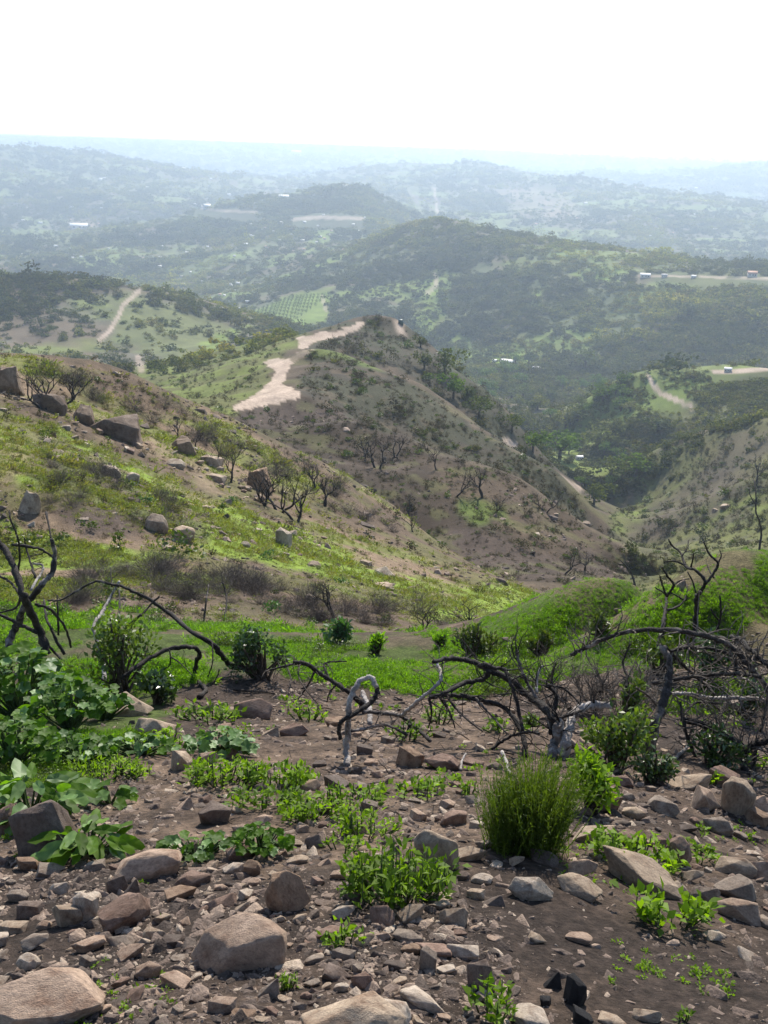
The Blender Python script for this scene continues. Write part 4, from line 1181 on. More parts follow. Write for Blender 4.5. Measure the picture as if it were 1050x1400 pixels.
# ------------------------------------------------------------------ dead wood traced branch by branch
def px_path(pts_, D0, seed, amp=.05):
    rs_ = random.Random(seed)
    ph = [rs_.uniform(0, 6.28) for _ in range(3)]
    L_ = 0; o = []
    for i, (a, b_) in enumerate(pts_):
        if i: L_ += math.hypot(a - pts_[i - 1][0], b_ - pts_[i - 1][1])
        D_ = D0 * (1 + amp * (math.sin(L_ / 45 + ph[0]) - math.sin(ph[0])) * .6 + amp * .5 * (math.sin(L_ / 17 + ph[1]) - math.sin(ph[1])) * .5)
        g = hit(a, b_)
        d = ray(a, b_); d = d / np.linalg.norm(d)
        if g is not None: D_ = min(D_, g.length * .995)
        o.append(d * D_)
    return np.array(o), D0
def limb(mb, pts_, w0, w1, D0, seed, amp=.05, sides=7, jit=.25):
    p, _ = px_path(pts_, D0, seed, amp)
    r = np.linspace(w0, w1, len(p)) * D0 / F / 2 * (1.22 if w0 > 2.2 and D0 < 14 else 1)
    p, r = resample(p, r, 6 if len(p) < 9 else 5)
    rg_ = np.random.default_rng(seed)
    p[1:-1] += rg_.normal(0, 1, (len(p) - 2, 3)) * (r[1:-1] * jit * .75)[:, None]
    r = r * (1 + .10 * rg_.normal(0, 1, len(r)).clip(-1.2, 2.2))
    v, f = tube(p, np.maximum(r, .0008), sides, .14, seed)
    mb.add(v, f)
    return p, r
def twigs_on(mb, p, r, n_, Lm, seed, up=.15):
    rg_ = np.random.default_rng(seed)
    for _ in range(n_):
        i = rg_.integers(1, len(p) - 1)
        t = p[i + 1] - p[i - 1]; t = t / (np.linalg.norm(t) + 1e-9)
        d = rand_dirs(rg_, 1)[0] + t * .6 + np.array([0, 0, up]); d /= np.linalg.norm(d)
        L_ = Lm * rg_.uniform(.4, 1.2)
        q = [p[i]]
        for k_ in range(4):
            d = d + rg_.normal(0, .28, 3); d /= np.linalg.norm(d); q.append(q[-1] + d * L_ / 4)
        q = np.array(q)
        if np.any(q[:, 2] < zat(q[:, 0], q[:, 1])): continue
        rr0 = min(r[i] * .5, .006 * Lm / .3)
        v, f = tube(q, np.linspace(rr0, rr0 * .3, 5), 4, .1, int(rg_.integers(1e6))); mb.add(v, f)
        if rg_.random() < .6:
            e = q[2]; d2 = d + rg_.normal(0, .6, 3); d2 /= np.linalg.norm(d2)
            q2 = np.array([e, e + d2 * L_ * .2, e + d2 * L_ * .38 + rg_.normal(0, .02 * L_, 3)])
            v, f = tube(q2, np.linspace(rr0 * .5, rr0 * .25, 3), 4, .1, 1); mb.add(v, f)
WM = {'d': M_CHAR, 'p': M_PALE, 'h': M_HALF, 't': M_DEADTW}
def dead_plant(name, cat, label, root, limbs, twigs=0, twl=.25, group=None, amp=.05, seed=0, rmin=0, twm=None):
    """root pixel gives the distance; limbs: (material key, width at start, width at end, pixel points)"""
    g = hit(root[0], root[1], rmin); D0 = g.length
    first = True; body = None; allp = []
    e = bpy.data.objects.new(name, None); COL.objects.link(e); e.location = g
    tag(e, label, cat, group)
    bpy.context.view_layer.update
    inv = np.array([g.x, g.y, g.z])
    for i, (mk, w0, w1, pts_) in enumerate(limbs):
        mb = MB(); p, r = limb(mb, pts_, w0, w1, D0, seed * 97 + i, amp)
        mb.v = [v - inv for v in mb.v]
        o = mb.build('trunk' if i == 0 and name != 'fallen_branch' else ('main_limb' if i == 0 else 'branch'), WM[mk], e)
        allp.append((p, r))
    if twigs:
        mb = MB()
        tot = sum(len(p) for p, r in allp)
        for i, (p, r) in enumerate(allp):
            twigs_on(mb, p, r, max(1, int(twigs * len(p) / tot)), twl, seed * 131 + i)
        if mb.v:
            mb.v = [v - inv for v in mb.v]
            t_ = mb.build('twigs', twm or M_CHAR, e); t_['kind'] = 'stuff'
    return e

dead_plant('dead_shrub', 'dead shrub', 'tall charred shrub with a pale leaning stem at the edge above broad leaves', (40, 905), [
 ('h', 9, 4, [(5, 902), (9, 890), (20, 860), (37, 827), (57, 800), (70, 785), (75, 760), (70, 737)]),
 ('d', 9, 6, [(66, 895), (53, 860), (40, 833), (30, 810), (17, 770), (4, 748), (-10, 730)]),
 ('d', 2.5, 1.5, [(24, 785), (27, 760), (24, 735), (15, 712), (13, 698)]),
 ('d', 3.5, 2, [(18, 745), (43, 748), (58, 752), (72, 762)]),
 ('d', 3, 2, [(-10, 783), (0, 788), (13, 795), (22, 806), (27, 815)]),
 ('d', 5, 3, [(58, 866), (47, 863), (20, 850), (0, 840), (-12, 836)]),
 ('d', 3.5, 2.5, [(48, 826), (60, 829), (73, 837), (90, 860), (97, 885)]),
 ('d', 3, 2, [(29, 812), (23, 830), (10, 835), (-5, 838)]),
 ('d', 3.5, 2.5, [(88, 895), (80, 880), (70, 860), (63, 843), (60, 820)]),
 ('p', 3, 2, [(42, 807), (50, 793), (57, 783), (58, 773), (45, 770)]),
 ('d', 2.5, 1.5, [(80, 868), (79, 840), (78, 813)]),
 ('d', 3, 1.5, [(48, 790), (42, 770), (36, 750), (33, 735)]),
 ('d', 2.5, 1.5, [(63, 700), (67, 720), (70, 737)]),
 ('d', 3, 2, [(40, 833), (30, 812), (22, 795), (16, 780)]),
 ('d', 3, 2, [(66, 882), (80, 897), (98, 910), (112, 922)]),
], 40, .25, seed=1)
dead_plant('dead_shrub', 'dead shrub', 'burnt shrub with a long drooping dark branch and pale forked stick in the green shrub', (145, 935), [
 ('p', 5, 3, [(143, 932), (142, 907), (134, 880), (128, 855), (140, 837), (153, 813), (163, 795)]),
 ('d', 7, 3, [(333, 913), (318, 911), (303, 897), (290, 880), (267, 867), (233, 840), (200, 817), (180, 808), (163, 800)]),
 ('h', 3, 2, [(163, 801), (145, 797), (130, 795), (107, 807), (83, 820), (65, 821)]),
 ('d', 3, 2, [(157, 925), (160, 890), (163, 850), (163, 807)]),
 ('d', 2, 1.5, [(153, 802), (152, 788), (151, 776)]),
 ('d', 3, 2.5, [(146, 885), (158, 870), (173, 858), (193, 840)]),
 ('d', 2.5, 1.5, [(193, 842), (205, 828), (218, 815)]),
], 30, .22, seed=2)
dead_plant('fallen_branch', 'fallen branch', 'arched black branch with a hanging hooked end beside the green shrub', (272, 955), [
 ('d', 5, 5, [(168, 928), (180, 916), (200, 903), (230, 888), (252, 884), (267, 886), (273, 893), (268, 907), (267, 923), (274, 935), (281, 944), (272, 953)]),
 ('d', 2, 1.2, [(232, 889), (233, 905), (229, 912), (220, 917)]),
 ('d', 2, 1.2, [(233, 898), (243, 904), (253, 913), (263, 923)]),
 ('d', 2.2, 1.4, [(290, 878), (291, 900), (289, 912), (284, 926)]),
 ('d', 2, 1.2, [(300, 915), (297, 925), (290, 936)]),
], 16, .16, seed=3)
dead_plant('burnt_stick', 'burnt stick', 'thin burnt stick with a white tip rising from the grass hollow', (278, 853), [('h', 2.6, 2, [(278, 853), (280, 838), (282, 822), (285, 800)])], 0, seed=4)
dead_plant('burnt_stick', 'burnt stick', 'thin black stick beside the white tipped one in the grass hollow', (308, 848), [('d', 3, 2, [(308, 848), (308, 838), (310, 822), (308, 808), (304, 796)])], 0, seed=5)
dead_plant('fallen_branch', 'fallen branch', 'pale branch bent into a loop standing in the middle of the bare ground', (475, 1045), [
 ('p', 7, 5.5, [(475, 1047), (474, 1030), (475, 1003), (477, 970), (483, 945), (493, 930), (507, 927), (515, 940)]),
 ('d', 5.5, 4.5, [(515, 939), (515, 949), (508, 959), (497, 967), (482, 977), (468, 985), (463, 995), (466, 1011)]),
], 3, .12, seed=6, amp=.02)
dead_plant('fallen_branch', 'fallen branch', 'pale post like stub behind the looped branch', (505, 992), [('p', 6, 5, [(505, 992), (505, 970), (500, 957), (496, 946)])], 0, seed=7)
dead_plant('fallen_branch', 'fallen branch', 'dark branch sweeping down toward the looped branch from the small dark leaved shrub', (497, 975), [
 ('d', 7, 4, [(500, 968), (490, 957), (477, 946), (457, 933), (437, 920), (417, 907), (400, 905)]),
 ('d', 3.5, 2, [(420, 908), (405, 907), (393, 910), (380, 913), (362, 918)]),
 ('d', 3, 1.5, [(450, 930), (445, 915), (443, 908), (452, 905), (474, 904)]),
 ('d', 2.5, 1.2, [(430, 918), (422, 935), (412, 950), (402, 962)]),
 ('d', 2.5, 1.2, [(460, 936), (450, 948), (447, 960)]),
 ('t', 2, 1, [(410, 908), (408, 925), (420, 945), (436, 965)]),
 ('t', 2, 1, [(392, 910), (398, 930), (393, 950)]),
], 90, .26, seed=8, twm=M_DEADTW)
dead_plant('fallen_branch', 'fallen branch', 'forked grey branch lying low beside the looped branch', (587, 1014), [
 ('h', 4.5, 4, [(495, 973), (527, 975), (550, 980), (567, 993), (588, 1013)]),
 ('p', 4.5, 3.5, [(550, 978), (560, 968), (573, 957), (590, 943), (602, 930), (602, 918), (598, 907)]),
 ('h', 4, 3, [(470, 1003), (483, 999), (497, 997), (520, 992), (533, 992), (557, 1005)]),
 ('d', 3, 1.5, [(560, 990), (555, 1005), (548, 1015)]),
], 50, .25, seed=9, twm=M_DEADTW)
dead_plant('fallen_branch', 'fallen branch', 'largest fallen limb with long black arm and two silvery stems above the round bush', (756, 1034), [
 ('d', 10, 4.5, [(764, 990), (744, 969), (721, 949), (699, 931), (670, 916), (650, 906), (630, 901), (610, 901), (592, 905)]),
 ('p', 11, 10, [(754, 1034), (757, 1018), (763, 1000), (765, 988)]),
 ('p', 12, 8, [(768, 1034), (775, 1012), (781, 988), (788, 973), (800, 966), (815, 964), (836, 965)]),
 ('d', 6, 4, [(669, 917), (661, 929), (636, 934), (610, 946), (587, 954)]),
 ('d', 5, 6, [(587, 954), (604, 951), (621, 951), (647, 954), (670, 960), (693, 970), (707, 989), (716, 1011), (719, 1034)]),
 ('d', 4, 4, [(690, 914), (697, 932), (704, 951), (710, 975), (715, 1000)]),
 ('d', 6, 4, [(660, 909), (675, 913), (690, 915)]),
 ('h', 4, 3, [(733, 955), (721, 934), (714, 918), (710, 906), (706, 887)]),
 ('p', 3, 2.5, [(734, 947), (734, 927), (737, 918), (741, 910)]),
 ('t', 3, 2, [(650, 954), (662, 968), (675, 982), (693, 1003)]),
 ('d', 3.5, 2.5, [(672, 1025), (684, 1015), (699, 1007), (721, 1001), (738, 1003)]),
 ('d', 5, 4, [(752, 1003), (756, 980), (761, 955), (754, 943), (746, 937)]),
 ('d', 3.5, 2, [(748, 937), (760, 938), (775, 944), (793, 963)]),
 ('d', 4, 3, [(765, 982), (780, 977), (795, 972)]),
 ('d', 3, 1.5, [(587, 954), (590, 975), (586, 995)]),
 ('d', 3, 1.5, [(610, 950), (625, 970), (640, 985), (660, 1000)]),
 ('d', 3, 1.5, [(600, 952), (615, 975), (622, 995)]),
], 130, .3, seed=10, amp=.035)
dead_plant('burnt_stick', 'burnt stick', 'short silvery stub poking up behind the round bush', (696, 1060), [('p', 5, 4, [(697, 1062), (693, 1045), (686, 1027)])], 0, seed=11)
dead_plant('burnt_stick', 'burnt stick', 'small pale curved twig on the stones before the fallen limb', (630, 1053), [('p', 3.2, 2, [(630, 1053), (631, 1042), (637, 1030)])], 0, seed=12)
dead_plant('dead_shrub', 'dead shrub', 'burnt thicket under a long pale topped arching branch beside the mound', (1000, 1050), [
 ('d', 8, 7, [(1017, 1054), (1016, 1040), (1014, 1025), (993, 1007), (965, 991), (934, 984)]),
 ('h', 4, 6, [(780, 896), (792, 890), (806, 883), (831, 872), (862, 863), (903, 861), (939, 864), (970, 871), (999, 883), (1019, 904), (1037, 925), (1052, 945)]),
 ('p', 3.5, 5, [(912, 947), (930, 948), (945, 949), (970, 954), (999, 954), (1027, 955), (1050, 958), (1095, 962)]),
 ('d', 4.5, 4, [(893, 934), (934, 927), (973, 922), (1011, 922), (1040, 926)]),
 ('d', 3.5, 3, [(909, 884), (939, 914), (960, 932), (978, 950)]),
 ('d', 3.5, 3, [(917, 890), (935, 886), (955, 885), (986, 890), (1006, 902), (1020, 915)]),
 ('d', 7, 6, [(1014, 1030), (1024, 1022), (1034, 1016), (1050, 1014), (1090, 1008)]),
 ('d', 4.5, 4, [(1026, 1072), (1029, 1055), (1031, 1040), (1035, 1018)]),
 ('p', 3.5, 2, [(924, 1036), (935, 1026), (947, 1015), (968, 998), (988, 986)]),
 ('d', 5, 4, [(1000, 870), (1015, 878), (1035, 897), (1055, 915), (1085, 930)]),
 ('h', 5, 4, [(985, 872), (1010, 890), (1030, 900), (1060, 905)]),
 ('d', 4, 3, [(1008, 920), (1005, 900), (1006, 885)]),
 ('d', 4, 3, [(994, 1008), (985, 985), (990, 965), (1003, 950)]),
 ('d', 4, 3, [(950, 1034), (942, 1015), (935, 990), (930, 960)]),
 ('d', 3, 2, [(856, 940), (857, 925), (852, 905), (862, 880)]),
 ('d', 3, 2, [(930, 985), (940, 970), (955, 960), (985, 962)]),
 ('d', 3, 2, [(1040, 1000), (1045, 975), (1050, 950)]),
 ('t', 3, 2, [(870, 940), (890, 955), (905, 975)]),
 ('t', 2.5, 1.5, [(1010, 955), (1020, 975), (1035, 990)]),
 ('p', 3, 2, [(1003, 922), (1012, 926), (1024, 930)]),
], 430, .34, seed=13, amp=.05, twm=M_DEADTW)
dead_plant('dead_shrub', 'dead shrub', 'low tangle of fine grey dead twigs behind the thick silvery stems', (840, 985), [
 ('t', 3, 1.5, [(850, 985), (840, 960), (825, 935), (815, 915)]),
 ('t', 3, 1.5, [(820, 985), (800, 955), (785, 930)]),
 ('t', 3, 1.5, [(860, 990), (875, 960), (880, 930), (870, 905)]),
 ('t', 3, 1.5, [(800, 985), (770, 960), (755, 930), (760, 905)]),
 ('d', 3, 1.5, [(880, 990), (895, 965), (900, 940)]),
 ('d', 3, 1.5, [(815, 980), (812, 955), (820, 945), (830, 944)]),
 ('t', 2.5, 1.5, [(775, 985), (745, 975), (720, 945)]),
], 420, .40, seed=14, amp=.06, twm=M_DEADTW)
dead_plant('burnt_stick', 'burnt stick', 'thick leaning burnt trunk with a bleached broken tip above the stone pile', (883, 1053), [
 ('h', 11, 7, [(883, 1055), (888, 1030), (896, 997), (906, 961), (911, 945), (914, 930), (915, 904), (908, 890), (906, 882)])], 5, .15, seed=15, amp=.02)
dead_plant('burnt_tree', 'burnt tree', 'tallest bare black little tree on the green mound with a wide forked crown', (950, 889), [
 ('d', 7, 5, [(950, 889), (951, 853), (952, 830), (953, 815), (958, 809)]),
 ('d', 5, 2, [(957, 810), (964, 796), (952, 780), (938, 775), (931, 756), (919, 746), (914, 737)]),
 ('d', 4, 2, [(964, 799), (977, 782), (981, 770), (969, 756), (962, 741)]),
 ('d', 2.5, 1.5, [(952, 812), (947, 795), (940, 782)]),
 ('d', 2.5, 1.5, [(944, 778), (947, 766), (948, 756)]),
 ('d', 2.5, 1.5, [(935, 772), (922, 767), (908, 768)]),
 ('d', 2.5, 1.5, [(976, 790), (970, 780), (967, 772)]),
 ('d', 2, 1.2, [(933, 760), (940, 748), (941, 738)]),
 ('d', 2, 1.2, [(981, 772), (986, 760), (984, 752)]),
], 50, .16, seed=16)
dead_plant('burnt_tree', 'burnt tree', 'shorter bare black little tree on the mound beside the tallest one', (898, 893), [
 ('d', 6, 4.5, [(898, 893), (903, 872), (907, 853), (910, 833), (912, 815)]),
 ('d', 3.5, 2, [(912, 815), (921, 801), (917, 793), (912, 787), (905, 775)]),
 ('d', 3, 1.5, [(912, 815), (904, 808), (895, 803)]),
 ('d', 3, 1.5, [(910, 812), (905, 798), (902, 787)]),
 ('d', 3.5, 2, [(912, 834), (929, 828), (938, 815), (939, 799)]),
 ('d', 2.5, 1.5, [(920, 800), (930, 794), (942, 791)]),
 ('d', 2.5, 1.5, [(934, 820), (926, 815), (918, 811)]),
], 36, .15, seed=17)
dead_plant('burnt_tree', 'burnt tree', 'slim burnt sapling on the mound behind the arching branch', (980, 864), [
 ('d', 3.5, 2, [(980, 864), (983, 852), (986, 839), (985, 826), (984, 814)]), ('d', 2.5, 1.5, [(984, 850), (975, 838), (972, 832)]), ('d', 2, 1.2, [(986, 840), (992, 828)])], 10, .12, seed=18)
dead_plant('burnt_tree', 'burnt tree', 'thin bare tree standing on the mound crest at the picture edge', (1038, 750), [
 ('d', 3, 1.6, [(1038, 752), (1041, 728), (1038, 712), (1033, 698), (1034, 680), (1031, 656)]), ('d', 1.6, 1, [(1033, 690), (1026, 678), (1024, 668)])], 10, .18, seed=19)
dead_plant('burnt_stick', 'burnt stick', 'bent burnt stick on the near end of the mound crest', (868, 800), [('d', 2.4, 1.4, [(868, 800), (864, 786), (859, 777), (848, 766)])], 2, .1, seed=20)
# charred wood at the bottom edge
for (cx, cy, w, h, lab, sd_) in ((757, 1345, 24, 22, 'small black charred chunk of wood uppermost in the burnt heap by the pale bottom rock', 3201), (784, 1362, 28, 36, 'largest black charred chunk of wood near the bottom edge', 3202), (747, 1367, 18, 28, 'grey streaked charred chunk of wood in the burnt heap', 3203), (792, 1392, 28, 26, 'black charred chunk of wood cut by the bottom edge', 3204)):
    put_rock(cx, cy, w, h, 'char', sd_, lab, 'charred_wood', None, 'charred wood', sub=4)

# ------------------------------------------------------------------ mid distance burnt trees
def grow_tree(seed, h, spread=.5, w=.03, levels=4, m=None):
    """trunk and branches of a bare burnt tree, base at the origin"""
    rg_ = np.random.default_rng(seed)
    trunk = MB(); br = MB()
    def rec(p, d, L_, r, lv, mb):
        q = [p]; dd = d
        for k_ in range(4):
            dd = dd + rg_.normal(0, .16, 3); dd[2] += .03; dd /= np.linalg.norm(dd)
            q.append(q[-1] + dd * L_ / 4)
        v, f = tube(np.array(q), np.linspace(r, r * .6, 5), 5 if lv > 1 else 3, .1, int(rg_.integers(1e6))); mb.add(v, f)
        if lv == 0: return
        for k_ in range(rg_.integers(2, 4) + (lv == levels)):
            d2 = dd + rand_dirs(rg_, 1, -.2)[0] * (.75 + spread * .5); d2 /= np.linalg.norm(d2)
            st = q[-1] if k_ < 2 else q[rg_.integers(2, 5)]
            rec(st, d2, L_ * rg_.uniform(.6, .85), r * .55, lv - 1, br)
    n_st = rg_.integers(1, 3)
    for s_ in range(n_st):
        d = np.array([rg_.normal(0, .22), rg_.normal(0, .22), 1]); rec(np.array([rg_.normal(0, .04) * h, 0, -.05 * h]), d / np.linalg.norm(d), h * .36, h * w, levels, trunk)
    return trunk, br
TP = []
for s_ in range(6):
    a, b_ = grow_tree(500 + s_, 1.0)
    TP.append((a.mesh('trunk', M_CHAR), b_.mesh('branches', M_CHAR)))
def put_tree(px, py, hpx, seed, label, name='burnt_tree', cat='burnt tree', group=None, rmin=23, wide=1.0):
    g = hit(px, py, rmin)
    if g is None: return
    e = bpy.data.objects.new(name, None); COL.objects.link(e)
    H_ = hpx * g.length / F
    e.location = g; e.scale = (H_ * wide, H_ * wide, H_); e.rotation_euler = (0, 0, seed * 1.7)
    tag(e, label, cat, group)
    a, b_ = TP[seed % 6]
    link('trunk', a, e); link('branches', b_, e)
    return e
for i, (px, py, hp, lab) in enumerate([
 (444, 692, 52, 'spreading burnt tree furthest along the hillside row beside bare slope'),
 (403, 712, 62, 'many stemmed burnt tree downhill of the rust brown boulder'),
 (384, 700, 66, 'tall single burnt tree right beside the rust brown boulder'),
 (363, 692, 56, 'burnt tree growing in front of the rust brown boulder'),
 (316, 660, 52, 'burnt tree above the pale crumbled ledge'),
 (304, 638, 44, 'small burnt tree uphill next to the square brown outcrop'),
 (430, 668, 40, 'burnt tree on the hillside edge behind the row'),
 (60, 560, 56, 'bushy burnt shrub between the crest boulder and the dark cliff block'),
 (82, 558, 60, 'burnt shrub above the dark cliff block'),
 (100, 545, 40, 'grey burnt shrub near the hillside crest'),
 (245, 602, 34, 'burnt shrub beside the great dark outcrop'),
 (268, 612, 36, 'burnt shrub above the square brown outcrop'),
 (455, 845, 64, 'bare many stemmed bush at the foot of the hillside'),
 (648, 872, 60, 'bare burnt sapling standing at the end of the grass hollow'),
 (715, 850, 34, 'little burnt bush by the bright green hump'),
 (580, 860, 40, 'thin bare bush in the brush at the hillside foot'),
 (598, 643, 36, 'first burnt tree in the row on the brown spur edge'),
 (623, 678, 44, 'tall burnt tree in the middle of the row on the brown spur edge'),
 (659, 680, 48, 'wide burnt tree at the lower end of the row on the brown spur edge'),
 (518, 640, 50, 'dark dense burnt tree on the brown spur near its upper end'),
 (498, 625, 34, 'dark burnt tree touching the dense one on the spur'),
 (540, 625, 36, 'burnt tree on the downhill side of the dense one on the spur'),
 (566, 728, 30, 'burnt bush low in the gully of the brown spur'),
 (770, 785, 44, 'burnt tree near the toe of the brown spur'),
 (800, 780, 32, 'burnt bush beside the tree at the spur toe'),
 (860, 778, 24, 'tiny burnt bush at the very tip of the brown spur'),
 (745, 700, 30, 'burnt bush below the spur crest'),
 (680, 700, 24, 'little burnt bush beside the green patch on the spur'),
 (1034, 660, 40, 'burnt tree on the far spur at the picture edge'),
 (556, 700, 26, 'burnt bush on the low edge of the hillside'),
]):
    put_tree(px, py, hp, i * 5 + 1, lab, wide=1.25 if hp > 30 else 1.4)
# dead brush clumps, one by one
DB = [twig_ball(700 + s_, M_DEADTW, 130, .013) for s_ in range(4)]
def put_clump(protos, px, py, w, h, seed, label, name, cat, group=None, rmin=0, rmax=1e9):
    g = hit(px, py, rmin, rmax)
    if g is None: return
    o = link(name, protos[seed % len(protos)])
    s_ = g.length / F
    o.location = (g.x, g.y, float(zat(g.x, g.y))); o.scale = (w * s_ / 1.3, w * s_ / 1.3, h * s_ / .95); o.rotation_euler = (0, 0, seed * 2.39)
    return tag(o, label, cat, group)
rs = random.Random(5)
G1 = 'dead brush along the foot of the hillside'; G2 = 'dead brush on the upper hillside slope'
k = 0
for (poly, n_, grp, lab) in (
   ([(95, 832), (160, 800), (260, 822), (330, 826), (420, 850), (520, 862), (640, 868), (640, 850), (520, 820), (420, 815), (320, 785), (250, 775), (110, 785)], 80, G1, 'grey brown dead brush clump at the foot of the hillside above the grass'),
   ([(60, 690), (60, 620), (150, 650), (250, 690), (290, 735), (200, 720)], 28, G2, 'grey dead brush clump round the pale edged outcrops of the hillside'),
   ([(60, 500), (200, 540), (330, 600), (480, 670), (560, 730), (520, 730), (400, 670), (200, 580), (60, 520)], 40, 'dead brush under the hillside crest', 'thin grey brush clump just below the hillside crest')):
    P0 = np.array(poly, float); c_ = 0
    while c_ < n_:
        px, py = rs.uniform(P0[:, 0].min(), P0[:, 0].max()), rs.uniform(P0[:, 1].min(), P0[:, 1].max())
        if not inpoly(np.array([px]), np.array([py]), poly)[0]: continue
        w = rs.uniform(22, 46) * (.72 if grp != G1 else 1)
        put_clump(DB, px, py, w, w * rs.uniform(.6, .85), k, lab, 'dead_brush', 'dead brush', grp, 22.8, 100); c_ += 1; k += 1
# ------------------------------------------------------------------ living plants, one by one
def leafy(name, m, seed, n_, L0, W0, rad, h, droop=.3, name2='foliage'):
    return None
def place(px, py, rmin=0):
    g = hit(px, py, rmin); return g, g.length / F
def seated(name, label, cat, g, group=None):
    e = bpy.data.objects.new(name, None); COL.objects.link(e); e.location = (g.x, g.y, float(zat(g.x, g.y)))
    return tag(e, label, cat, group)
def stems_mb(rg_, tips, w, base=.06):
    b = MB()
    for t in tips:
        p0 = np.array([rg_.normal(0, base), rg_.normal(0, base), -.02]); mid = p0 * .5 + t * .5 + rg_.normal(0, .03, 3) * np.linalg.norm(t)
        q, r = resample([p0, mid, t], [w, w * .8, w * .4], 3)
        v, f = tube(q, r, 4, .05, 1); b.add(v, f)
    return b
M_STEM = m_wood('green_stem', (.05, .09, .025), (.10, .14, .04), .4, .6)
M_TWIG = m_wood('brown_stem', (.06, .045, .032), (.13, .10, .075), .4, .6)

# the round broom bush: hundreds of upright green stems with short needles
def broom(px, py, wpx, hpx, label, seed, lobes):
    g, s_ = place(px, py); e = seated('broom_bush', label, 'bush', g)
    W_, H_ = wpx * s_ / 2, hpx * s_
    rg_ = np.random.default_rng(seed)
    for (cx, rad, hh, n_) in lobes:
        st, nd = MB(), MB()
        base = np.stack([cx * W_ + rg_.normal(0, .26 * rad * W_, n_), rg_.normal(0, .26 * W_, n_), np.full(n_, -.01)], 1)
        a = rg_.uniform(0, 6.283, n_); lean = np.sqrt(rg_.random(n_)) * .58
        d = np.stack([np.cos(a) * lean * rad, np.sin(a) * lean * rad, np.ones(n_)], 1); d /= np.linalg.norm(d, axis=1)[:, None]
        L_ = H_ * hh * rg_.uniform(.5, 1.1, n_) * (1 - .18 * lean)
        bend = d + np.array([0, 0, .28]); bend /= np.linalg.norm(bend, axis=1)[:, None]
        mid = base + d * (L_ * .5)[:, None]; tip = mid + bend * (L_ * .5)[:, None]
        w = np.full(n_, .0042)
        tv = [(-.5, 0, 0), (.5, 0, 0), (.4, 1, 0), (-.4, 1, 0)]
        for p0, p1, ww in ((base, mid, w), (mid, tip, w * .75)):
            dd = p1 - p0
            v, f = template(tv, [(0, 1, 2, 3)], frames(dd, rg_.normal(size=(n_, 3)), np.linalg.norm(dd, axis=1), ww), p0); st.add(v, f)
        k_ = 26
        u = rg_.uniform(.12, 1, (n_, k_))
        pos = np.where((u < .5)[..., None], base[:, None] + (mid - base)[:, None] * (u * 2)[..., None], mid[:, None] + (tip - mid)[:, None] * (u * 2 - 1)[..., None]).reshape(-1, 3)
        ax_ = np.where((u < .5)[..., None], d[:, None], bend[:, None]).reshape(-1, 3)
        dd = ax_ * 1.0 + rg_.normal(0, .45, ax_.shape)
        v, f = leaves(rg_, pos, dd, rg_.uniform(.018, .034, len(pos)), np.full(len(pos), .0042)); nd.add(v, f)
        o = st.build('stems', M_BROOM, e, False); nd.build('needles', M_BROOM, o, False)
    return e
broom(716, 1162, 100, 128, 'round dense green broom bush with upright needle stems on the bare slope', 31, [(-.46, .85, .84, 380), (.34, 1.0, 1.04, 640), (-.05, .8, .74, 220)])

# broad leaved plants
def disc_leaf(k_=15, lob=.17, cup=.13, point=0):
    v = [(0, .5, -.02)]
    for i in range(k_):
        a = i / k_ * 2 * math.pi
        r = .5 * (1 + lob * math.cos(a * 5)) * (1 + point * max(0, math.sin(a)) ** 6)
        v.append((r * math.cos(a), .5 + r * math.sin(a), cup * (1 if i % 3 else .35) - .12 * max(0, math.sin(a))))
    f = [(0, 1 + i, 1 + (i + 1) % k_, 1 + (i + 1) % k_) for i in range(k_)]
    return v, [(a, b_, c) for a, b_, c, _ in f]
DV, DF = disc_leaf()
NV, NF_ = disc_leaf(16, .05, .10, .55)
def broad_plant(px, py, wpx, hpx, n_, leafpx, seed, label, m=None, name='broad_leaf_plant', tv=DV, tf=DF, wf=1.0, pale=0.0):
    g, s_ = place(px, py); e = seated(name, label, 'plant', g)
    rg_ = np.random.default_rng(seed); W_, H_ = wpx * s_ / 2, hpx * s_
    a = rg_.uniform(0, 6.283, n_); rr = np.sqrt(rg_.random(n_))
    tips = np.stack([np.cos(a) * rr * W_, np.sin(a) * rr * W_ * .8, H_ * (.25 + .75 * (1 - rr ** 2 * .7)) * rg_.uniform(.55, 1.0, n_)], 1)
    dd = np.stack([np.cos(a), np.sin(a), rg_.uniform(-.45, .25, n_)], 1) + rg_.normal(0, .25, (n_, 3))
    up = np.array([0, -.25, 1]) + rg_.normal(0, .32, (n_, 3))
    L_ = leafpx * s_ * rg_.uniform(.6, 1.25, n_)
    tips[:, 2] += zat(e.location.x + tips[:, 0], e.location.y + tips[:, 1]) - e.location.z
    np_ = max(0, int(n_ * pale))
    for lo, hi, mm in ((0, np_, M_GREYLEAF), (np_, n_, m or M_BIGLEAF)):
        if hi <= lo: continue
        sl = slice(lo, hi); b = MB()
        v, f = template(tv, tf, frames(dd[sl], up[sl], L_[sl], L_[sl] * wf * rg_.uniform(.85, 1.1, hi - lo)), tips[sl]); b.add(v, f)
        b.build('leaves', mm, e, True)
    stems_mb(rg_, tips[: min(n_, 40)], 2.0 * s_, .05 * W_ / .1 * .1).build('stems', M_STEM, e)
    return e
